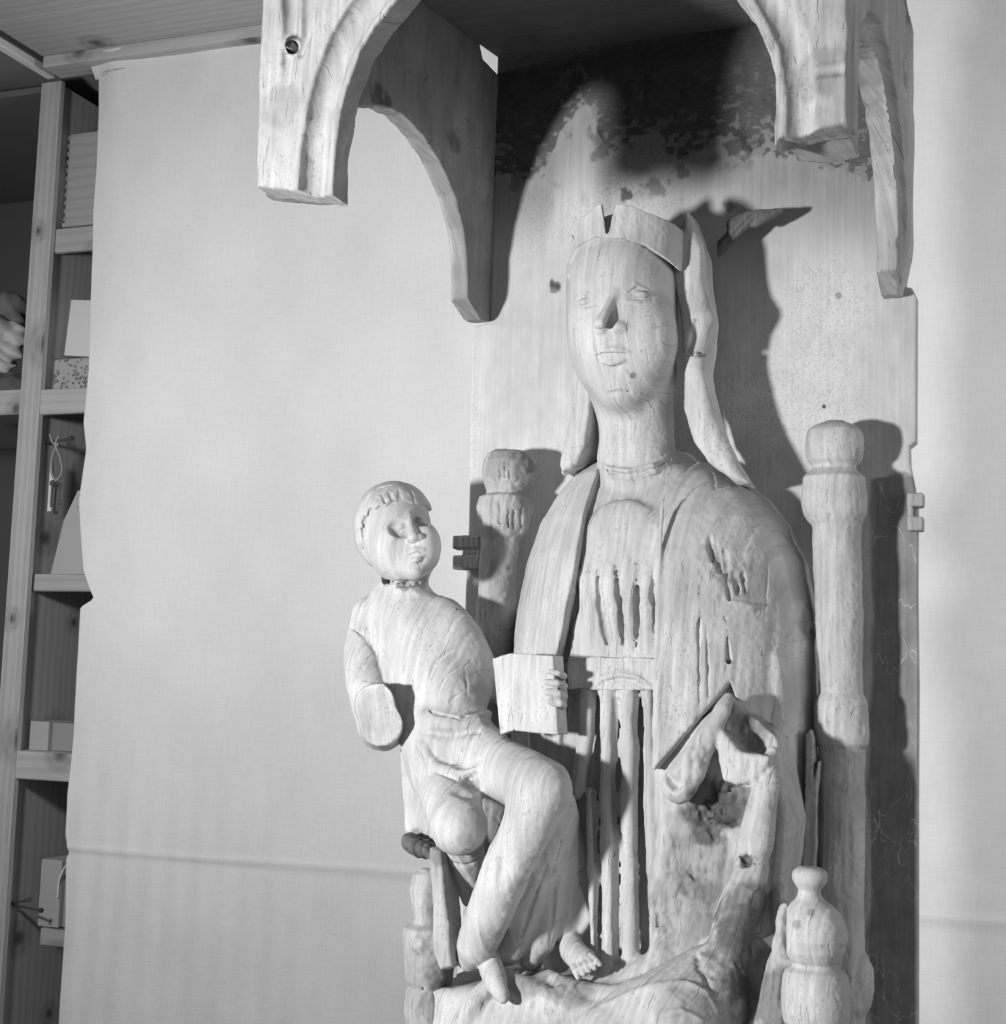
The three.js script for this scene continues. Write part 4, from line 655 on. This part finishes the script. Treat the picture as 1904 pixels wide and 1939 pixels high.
  part('mantle', mergeGeometries([mesh(m, [-0.58, 1.04, -0.004], [-0.3722, 1.715, 0.24], 0.0021, mst), mesh(m, [-0.374, 1.5595, -0.004], [-0.19, 1.715, 0.24], 0.0021, mst), mesh(m, [-0.374, 1.3515, 0.08], [-0.2405, 1.561, 0.24], 0.0012, mst), mesh(m, [-0.374, 1.3515, -0.004], [-0.19, 1.561, 0.0812], 0.0021, mst), mesh(m, [-0.242, 1.3515, 0.08], [-0.19, 1.561, 0.24], 0.0021, mst), mesh(m, [-0.374, 1.04, -0.004], [-0.19, 1.3528, 0.24], 0.0021, mst)]), M.statue, lady, 'open cloak with cracked right half');

  // ---- veil ----
  const v = new Model();
  // skullcap behind the face, then the two falling sides
  v.add(ell(hat(1182, 600, 0.06), [0.052, 0.1, 0.056]));
  v.add(ext([[1254, 486], [1288, 462], [1302, 406], [1307, 402], [1322, 440], [1334, 480], [1337, 540], [1349, 602], [1341, 664], [1336, 700], [1350, 770], [1376, 850], [1420, 917], [1400, 915], [1345, 880], [1318, 840], [1300, 780], [1301, 690], [1298, 640], [1291, 580], [1276, 520]].map(([x, y]) => hat(x, y, 0.085)), 0.04, 0.098, 0.008), 0.003);
  v.add(tube([[...hat(1310, 470, 0.09), 0.010], [...hat(1312, 540, 0.092), 0.010], [...hat(1322, 606, 0.094), 0.0115], [...hat(1318, 660, 0.092), 0.009], [...hat(1317, 690, 0.09), 0.008], [...hat(1326, 760, 0.09), 0.010], [...hat(1346, 820, 0.09), 0.012], [...hat(1374, 872, 0.09), 0.011], [...hat(1404, 908, 0.09), 0.005]], 0.01), 0.006);
  v.add(sph(hat(1332, 604, 0.10), 0.010), 0.012); v.sub(tube(v.path([[1296, 668], [1320, 672], [1345, 666]], 0), 0.0025), 0.002); v.sub(tube(v.path([[1318, 612], [1312, 640], [1306, 662]], 0), 0.004), 0.003);
  v.add(tube([[...hat(1090, 700, 0.075), 0.006], [...hat(1100, 760, 0.08), 0.010], [...hat(1098, 820, 0.085), 0.011], [...hat(1082, 870, 0.085), 0.010], [...hat(1068, 895, 0.085), 0.004]], 0.01), 0.006); v.add(ext(poly([[1088, 690], [1122, 745], [1116, 800], [1108, 850], [1092, 880], [1066, 898], [1060, 880], [1078, 800], [1086, 740]], 0.085), 0.0, 0.09, 0.004), 0.004);
  v.groove([[1118, 760], [1117, 800], [1108, 850]], 2, 0.001);
  v.post = carve(0.9); part('veil', mesh(v, [-0.5, 1.56, -0.004], [-0.24, 1.87, 0.14], 0.0017, stainsAndShade([], 0.97)), M.statue, lady);

  // ---- crown: ring of broken upright plates ----
  const c = new Model(), cc = hat(1190, 440, 0.105), ring = (x, z) => Math.hypot((x - cc[0]) / 0.93, z - cc[2]) - 0.0575, yb = hat(1186, 452, 0.16)[1], yt = hat(1190, 382, 0.16)[1];
  c.add((x, y, z) => Math.max(Math.abs(ring(x, z)) - 0.0032, yb - 7.2 * (x - cc[0] - 0.0) * (x - cc[0]) - y, y - yt - 0.004) * 0.8);
  // broken profile of the front: cut away above this jagged line
  const top = poly([[1040, 300], [1060, 440], [1080, 432], [1092, 404], [1104, 408], [1116, 402], [1126, 392], [1140, 386], [1149, 444], [1154, 444], [1166, 388], [1200, 391], [1240, 402], [1262, 406], [1280, 402], [1284, 470], [1286, 470], [1304, 404], [1322, 440], [1332, 470], [1360, 470], [1360, 300]], 0.155);
  const tp = sd2(top); c.sub((x, y, z) => z > 0.075 ? tp(x, y) : Math.max(tp(x, y - 0.012), -1));
  c.post = carve(0.8); part('crown', mesh(c, [-0.5, 1.78, 0.03], [-0.28, 1.9, 0.19], 0.0011, stainsAndShade([], 0.98)), M.statue, lady);
  // one remaining crown leaf, bent out to the right
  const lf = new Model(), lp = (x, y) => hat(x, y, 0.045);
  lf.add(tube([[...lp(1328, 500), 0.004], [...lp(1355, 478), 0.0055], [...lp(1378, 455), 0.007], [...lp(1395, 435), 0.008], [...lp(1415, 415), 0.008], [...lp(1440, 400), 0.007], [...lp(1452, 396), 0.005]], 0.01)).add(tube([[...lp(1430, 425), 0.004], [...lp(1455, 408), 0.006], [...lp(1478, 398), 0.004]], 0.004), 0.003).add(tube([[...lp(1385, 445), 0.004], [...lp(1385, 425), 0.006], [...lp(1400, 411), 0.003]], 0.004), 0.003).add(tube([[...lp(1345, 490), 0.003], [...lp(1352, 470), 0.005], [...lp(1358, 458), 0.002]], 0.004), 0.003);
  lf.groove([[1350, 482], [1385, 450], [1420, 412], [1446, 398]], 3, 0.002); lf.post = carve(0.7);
  part('crown_leaf', mesh(lf, [-0.33, 1.78, 0.02], [-0.22, 1.88, 0.07], 0.001, stainsAndShade([], 0.2)), M.statue, lady, 'dark leaf bent outwards');
}

// ================= THE CHILD ON HER KNEE =================
const kid = thing('seated_child_statue', 'smaller carved child with broken arm seated on the woman\'s knee', 'statue', [-0.53, 1.14, 0.3]);
{
  const k = 0.00049, A = (x, y, z = 0.3) => at(x, y, 0.135 + (z - 0.29) * 1.7), c = new Model(), T = (L, kk) => c.add(tube(L.map(([x, y, z, r]) => [...A(x, y, z), r * k]), 0.01), kk);
  // torso, shoulders
  c.add(rc(A(768, 1165, 0.285), A(850, 1330, 0.30), 66 * k, 76 * k)).add(ell(A(765, 1160, 0.28), [0.042, 0.030, 0.034], -0.35), 0.02).add(ell(A(872, 1230, 0.285), [0.026, 0.055, 0.03], 0.45), 0.02);
  c.add(rc(A(766, 1140, 0.285), A(766, 1085, 0.288), 44 * k, 42 * k), 0.012);
  // lap, thighs, robe
  c.add(ell(A(846, 1415, 0.308), [0.046, 0.040, 0.036], 0.1), 0.015).add(rc(A(900, 1430, 0.30), A(1022, 1492, 0.345), 62 * k, 56 * k), 0.02).add(rc(A(830, 1460, 0.30), A(868, 1560, 0.352), 58 * k, 52 * k), 0.015);
  c.add(sph(A(866, 1568, 0.356), 50 * k), 0.006).add(rc(A(872, 1590, 0.335), A(892, 1700, 0.32), 48 * k, 20 * k), 0.008);
  // skirt fan from the forward knee
  T([[1022, 1500, 0.349, 52], [1000, 1560, 0.352, 48], [962, 1640, 0.353, 44], [925, 1730, 0.352, 42], [902, 1790, 0.348, 36], [886, 1818, 0.34, 20]], 0.012);
  T([[1045, 1530, 0.330, 46], [1015, 1640, 0.329, 38], [978, 1740, 0.331, 36], [965, 1800, 0.331, 24]], 0.008); T([[1052, 1540, 0.318, 42], [1040, 1650, 0.314, 36], [1018, 1780, 0.319, 32], [1003, 1814, 0.318, 22]], 0.008); T([[1058, 1545, 0.308, 38], [1066, 1650, 0.303, 32], [1062, 1755, 0.307, 28], [1070, 1776, 0.306, 18]], 0.007); T([[1064, 1545, 0.300, 30], [1088, 1650, 0.295, 28], [1108, 1735, 0.296, 22]], 0.006);
  c.add(ext(poly([[940, 1560], [1040, 1480], [1078, 1540], [1098, 1680], [1122, 1745], [1090, 1785], [1045, 1800], [1000, 1836], [955, 1822], [930, 1800], [905, 1806], [885, 1838], [872, 1828], [880, 1790], [905, 1690]], 0.165), 0.12, 0.165, 0.004), 0.006);
  // fold creases of the skirt
  for (const [L, r] of [[[[1035, 1640], [1000, 1730], [975, 1800]], 4], [[[1075, 1610], [1050, 1690], [1040, 1790]], 5], [[[1085, 1640], [1082, 1740]], 4], [[[1030, 1620], [990, 1700], [955, 1765]], 3], [[[1030, 1650], [1000, 1730], [985, 1790]], 4.5], [[[1062, 1590], [1040, 1680], [1028, 1790]], 4.5]]) c.groove(L, r, 0.003, 0.0004);
  for (const L of [[[968, 1612], [978, 1655]], [[958, 1640], [972, 1680]], [[985, 1590], [990, 1610]]]) c.groove(L, 1.3);
  // robe behind the tucked leg, hollow between knee and skirt
  c.add(ext(poly([[756, 1420], [800, 1430], [812, 1520], [832, 1604], [790, 1594], [766, 1580], [760, 1500]], 0.14), 0.09, 0.142, 0.006), 0.004); c.groove([[775, 1440], [790, 1510], [812, 1580], [826, 1604]], 3.4, 0.002); c.sub(ell(A(935, 1620, 0.375), [0.012, 0.036, 0.022], 0.25), 0.008);
  c.groove([[918, 1560], [917, 1590], [905, 1615], [880, 1625]], 2.4, 0.001); c.groove([[845, 1625], [880, 1640], [905, 1628]], 2.6, 0.004);
  // sash and hanging loops across the lap
  c.ridge([[768, 1342], [800, 1358], [850, 1372], [900, 1366], [928, 1350]], 12, 0.01, -0.001); c.groove([[772, 1334], [820, 1350], [870, 1362], [924, 1346]], 3, 0.002); c.groove([[800, 1388], [850, 1392], [900, 1386]], 4, 0.006);
  c.ridge([[795, 1412], [820, 1450], [865, 1468], [905, 1456]], 8, 0.008); c.groove([[790, 1418], [815, 1458], [865, 1478], [918, 1452]], 3, 0.002); c.groove([[800, 1400], [828, 1436], [868, 1452], [905, 1440]], 2, 0.002);
  c.sub(ell(A(893, 1492, 0.352), [0.018, 0.010, 0.012], 0.2), 0.006);
  // curved pleats on the belly
  for (const L of [[[808, 1340], [810, 1290], [822, 1258], [842, 1240], [862, 1230]], [[826, 1345], [830, 1312], [846, 1280], [872, 1264]], [[842, 1350], [856, 1325], [878, 1310]]]) { c.groove(L, 3, 0.0015); }
  c.groove([[822, 1212], [836, 1238]], 1.5); c.groove([[880, 1262], [884, 1300], [882, 1350]], 2.4, 0.002);
  // broken left arm: it bends forward and ends in a flat saw cut
  c.add(rc(A(752, 1200, 0.29), A(803, 1348, 0.298), 58 * k, 70 * k), 0.015);
  { const ar = new Model(), e0 = at(712, 1338, 0.16), e1 = at(722, 1376, 0.17), f0 = at(708, 1330, 0.225), f1 = at(722, 1372, 0.235);
    ar.add(tube([[...at(700, 1168, 0.135), 42 * k], [...at(684, 1230, 0.15), 38 * k], [...at(694, 1300, 0.165), 42 * k], [...e0, 44 * k]], 0.01)).add(rc(e0, e1, 42 * k, 44 * k), 0.01).add(rc(e0, f0, 42 * k, 38 * k), 0.008).add(rc(e1, f1, 44 * k, 40 * k), 0.008);
    const q = at(716, 1352, 0.213), n = norm3([0.16, -0.22, 0.96]); ar.cut((x, y, z) => (x - q[0]) * n[0] + (y - q[1]) * n[1] + (z - q[2]) * n[2], 0.002);
    ar.ridge([[672, 1306], [690, 1292], [725, 1298], [752, 1325]], 2.5, 0.003); c.add((x, y, z) => ar.ev(x, y, z), 0.004); }
  c.groove([[708, 1190], [735, 1245], [755, 1300], [766, 1345]], 3.5, 0.003); c.groove([[660, 1185], [690, 1205], [712, 1240]], 2.5, 0.004);
  // other arm, behind the book
  c.add(tube([[...A(880, 1215, 0.278), 34 * k], [...A(930, 1300, 0.276), 30 * k], [...A(1010, 1340, 0.285), 24 * k], [...A(1050, 1320, 0.302), 20 * k]], 0.01), 0.008);
  // hand: palm edge and four fingers closing on the book's edge
  c.add(ell(A(1055, 1318, 0.304), [0.010, 0.020, 0.010]), 0.004);
  for (const [y, r, l] of [[1276, 7.5, 0], [1295, 8.5, -4], [1314, 8.5, -3], [1332, 7.5, 3]]) T([[1058, y + 6, 0.307, r + 1], [1067, y + 4, 0.317, r + 0.5], [1057 + l * 0.5, y - 1, 0.3255, r], [1039 + l, y - 4, 0.3265, r - 1.5]], 0.0006);
  // feet
  T([[922, 1800, 0.335, 20], [928, 1830, 0.345, 23], [938, 1860, 0.352, 21], [948, 1882, 0.356, 15], [952, 1890, 0.357, 9]], 0.002); for (const [x0, y0, x1, y1] of [[930, 1852, 938, 1876], [937, 1850, 945, 1878]]) c.groove([[x0, y0], [x1, y1]], 1.6);
  T([[1075, 1775, 0.305, 20], [1085, 1802, 0.315, 25], [1103, 1820, 0.326, 25]], 0.003);
  for (let i = 0; i < 5; i++) T([[1080 + i * 8, 1820 - i * 3, 0.325, 8], [1090 + i * 10, 1839 - i * 4.5, 0.336, 7.5 - i * 0.4], [1094 + i * 10.4, 1849 - i * 5.5, 0.336, 6 - i * 0.3]], 0.0006);
  // head
  const h = new Model(); h.add(ell(A(748, 1000, 0.292), [0.0365, 0.044, 0.041], 0.06)).add(ell(A(768, 1055, 0.298), [0.030, 0.025, 0.031]), 0.02).add(sph(A(784, 1080, 0.312), 0.0095), 0.02).add(ell(A(742, 1040, 0.31), [0.016, 0.022, 0.018]), 0.02).add(ell(A(808, 1030, 0.305), [0.012, 0.02, 0.016]), 0.02);
  for (const [x, y, r] of [[757, 998, 0.0125], [793, 986, 0.0095]]) { const p = h.hit(x, y); h.sub(ell([p[0] + 0.002, p[1], p[2] + 0.002], [r, 0.010, 0.0085], 0.2), 0.004); const q = h.hit(x - 2, y); h.add(ell([q[0], q[1] - 0.0005, q[2] - 0.0024], [r * 0.55, 0.0042, 0.0042], 0.2), 0.001); h.groove([[x - 14, y + 4], [x, y + 9], [x + 9, y + 3]], 1.6, 0.001); }
  { const a = h.hit(773, 978), e = h.hit(786, 1018); h.add(tube([[a[0], a[1], a[2] - 0.002, 0.003], [mix(a[0], e[0], 0.5), mix(a[1], e[1], 0.5), mix(a[2], e[2], 0.5) + 0.003, 0.0036], [e[0], e[1], e[2] + 0.005, 0.0052]], 0.004), 0.004); h.add(sph([e[0] - 0.005, e[1] - 0.001, e[2] + 0.001], 0.0036), 0.003).add(sph([e[0] + 0.005, e[1] + 0.001, e[2] + 0.001], 0.0034), 0.003); h.groove([[777, 1025], [783, 1022], [787, 1026], [796, 1021]], 1.6, 0.001); }
  h.ridge([[770, 1048], [784, 1042], [800, 1042]], 5, 0.004); h.ridge([[778, 1060], [790, 1061], [800, 1055]], 5, 0.004, 0.0002); h.groove([[768, 1054], [780, 1052], [790, 1047], [806, 1049]], 2.2, 0.001); h.groove([[780, 1072], [792, 1072], [803, 1064]], 4, 0.005, -0.001);
  h.groove([[733, 1022], [740, 1050], [748, 1070]], 1.7, 0.0008); h.groove([[722, 975], [726, 1005]], 1.3);
  c.ops.push(...h.ops.map((o, i) => i ? o : [o[0], 1, 0.002]));
  // rough joint at the neck, ear
  c.sub((x, y, z) => { const p = A(765, 1101, 0.3); return Math.hypot(Math.max(0, Math.hypot(x - p[0] - 0.002, (z - 0.133)) - 0.0225) - 0.006, y - p[1] + 0.06 * (x - p[0])) - 0.0042; }, 0.002);
  for (const [x, y, r] of [[722, 1101, 4], [732, 1108, 4.5], [742, 1104, 4], [751, 1110, 4], [762, 1107, 4.5], [773, 1109, 4], [784, 1106, 4.5], [796, 1105, 4], [806, 1100, 4]]) { const p = c.hit(x, y, 0.55, 0.16); c.add(sph([p[0], p[1], p[2] + 0.0005], r * 0.00048), 0.001); }
  c.groove([[752, 1104], [770, 1104]], 3.4, 0.001, 0.001); c.ridge([[692, 1010], [688, 1030], [694, 1055], [700, 1066]], 5, 0.004, 0.001); c.groove([[700, 1012], [698, 1035], [703, 1055]], 2, 0.001);
  c.post = blend(carve(0.85), carve(0.5, 1.2), 1.49, 1.51);
  const st = stainsAndShade([[c.hit(757, 1000), 0.007, 0.8], [c.hit(792, 985), 0.006, 0.75], [c.hit(735, 1104), 0.008, 0.65], [c.hit(762, 1104), 0.008, 0.5], [c.hit(795, 1102), 0.01, 0.55], [c.hit(718, 1350), 0.022, 0.86], [c.hit(780, 1590), 0.012, 0.5], [c.hit(880, 1590), 0.008, 0.8], [c.hit(893, 1490), 0.01, 0.7]], 1.0);  // darker in the eye hollows, neck joint, cut arm and lap hollows
  part('body', mesh(c, [-0.68, 1.08, 0.06], [-0.38, 1.64, 0.3], 0.0014, st), M.child, kid, 'face, robe, hand and feet');
  // hair: cap with a scalloped fringe
  const hr = new Model(); hr.add(ell(A(746, 1000, 0.289), [0.0418, 0.0489, 0.0482], 0.06));
  hr.cut(ext(poly([[640, 860], [860, 860], [860, 1000], [822, 1000], [819, 976], [812, 966], [806, 964], [799, 955], [791, 957], [782, 951], [773, 956], [765, 952], [755, 957], [746, 954], [738, 963], [728, 961], [720, 969], [712, 966], [707, 981], [700, 982], [697, 1002], [691, 1004], [694, 1030], [690, 1040], [702, 1064], [692, 1072], [660, 1040], [640, 960]], 0.165), 0.0, 0.4, 0.001), 0.003);
  for (const L of [[[735, 932], [742, 945], [744, 956]], [[772, 925], [780, 938], [784, 950]], [[703, 955], [700, 968], [698, 985]], [[716, 945], [716, 960]], [[800, 940], [808, 955]], [[672, 1000], [680, 1030], [688, 1055]], [[755, 928], [757, 942], [756, 955]], [[720, 935], [728, 950], [730, 962]], [[786, 930], [796, 944], [800, 955]], [[690, 965], [688, 985], [688, 1005]], [[680, 975], [678, 1000], [682, 1020]], [[705, 930], [690, 950], [680, 975]], [[740, 918], [715, 925], [695, 945]]]) hr.groove(L, 3.2, 0.002, 0.0004, 0.3);
  hr.sub(ell(A(736, 944, 0.322), [0.006, 0.011, 0.004], -0.1), 0.001);
  hr.post = carve(0.9); part('hair', mesh(hr, [-0.68, 1.49, 0.05], [-0.5, 1.65, 0.22], 0.0011, stainsAndShade([], 1.0)), M.child, kid);
}
// broken end of the child's seat behind the robe
{ const m = new Model(); m.add(ell(at(795, 1602, 0.16), [0.019, 0.009, 0.014], -0.35)); m.post = carve(2.5); part('broken_edge', mesh(m, [-0.62, 1.2, 0.13], [-0.5, 1.3, 0.2], 0.0011, stainsAndShade([[at(785, 1600, 0.17), 0.02, 0.4]], 0.7)), M.throne, throne); }
{ // the book he holds
  const t = thing('carved_book', 'closed pale wooden book held upright in the child\'s hand', 'book', at(1000, 1400, 0.22));
  const zf = 0.195; const P = at(967, 1240, zf), Q = at(1050, 1240, zf), B = at(971, 1386, zf), m = new Model();
  m.add(ext(poly([[965, 1236], [1047, 1242], [1056, 1392], [972, 1384]], zf), zf - 0.03, zf, 0.0012));
  // left leaf turns away: its near edge is the bright ridge
  m.add(ext(poly([[926, 1247], [966, 1236], [972.5, 1384], [944, 1392]], zf), zf - 0.03, zf, 0.0012, (x, y) => zf - 0.35 * Math.max(0, P[0] - x + (P[1] - y) * -0.02)), 0);
  m.post = carve(0.35); part('cover', mesh(m, [P[0] - 0.03, B[1] - 0.012, zf - 0.036], [Q[0] + 0.012, P[1] + 0.01, zf + 0.006], 0.001, stainsAndShade([], 1.03)), M.child, t);
}
scene.traverse((o) => { if (o.isMesh) { o.castShadow = o.receiveShadow = true; } });
console.log('carved triangles', Math.round(tris));
renderer.render(scene, camera);
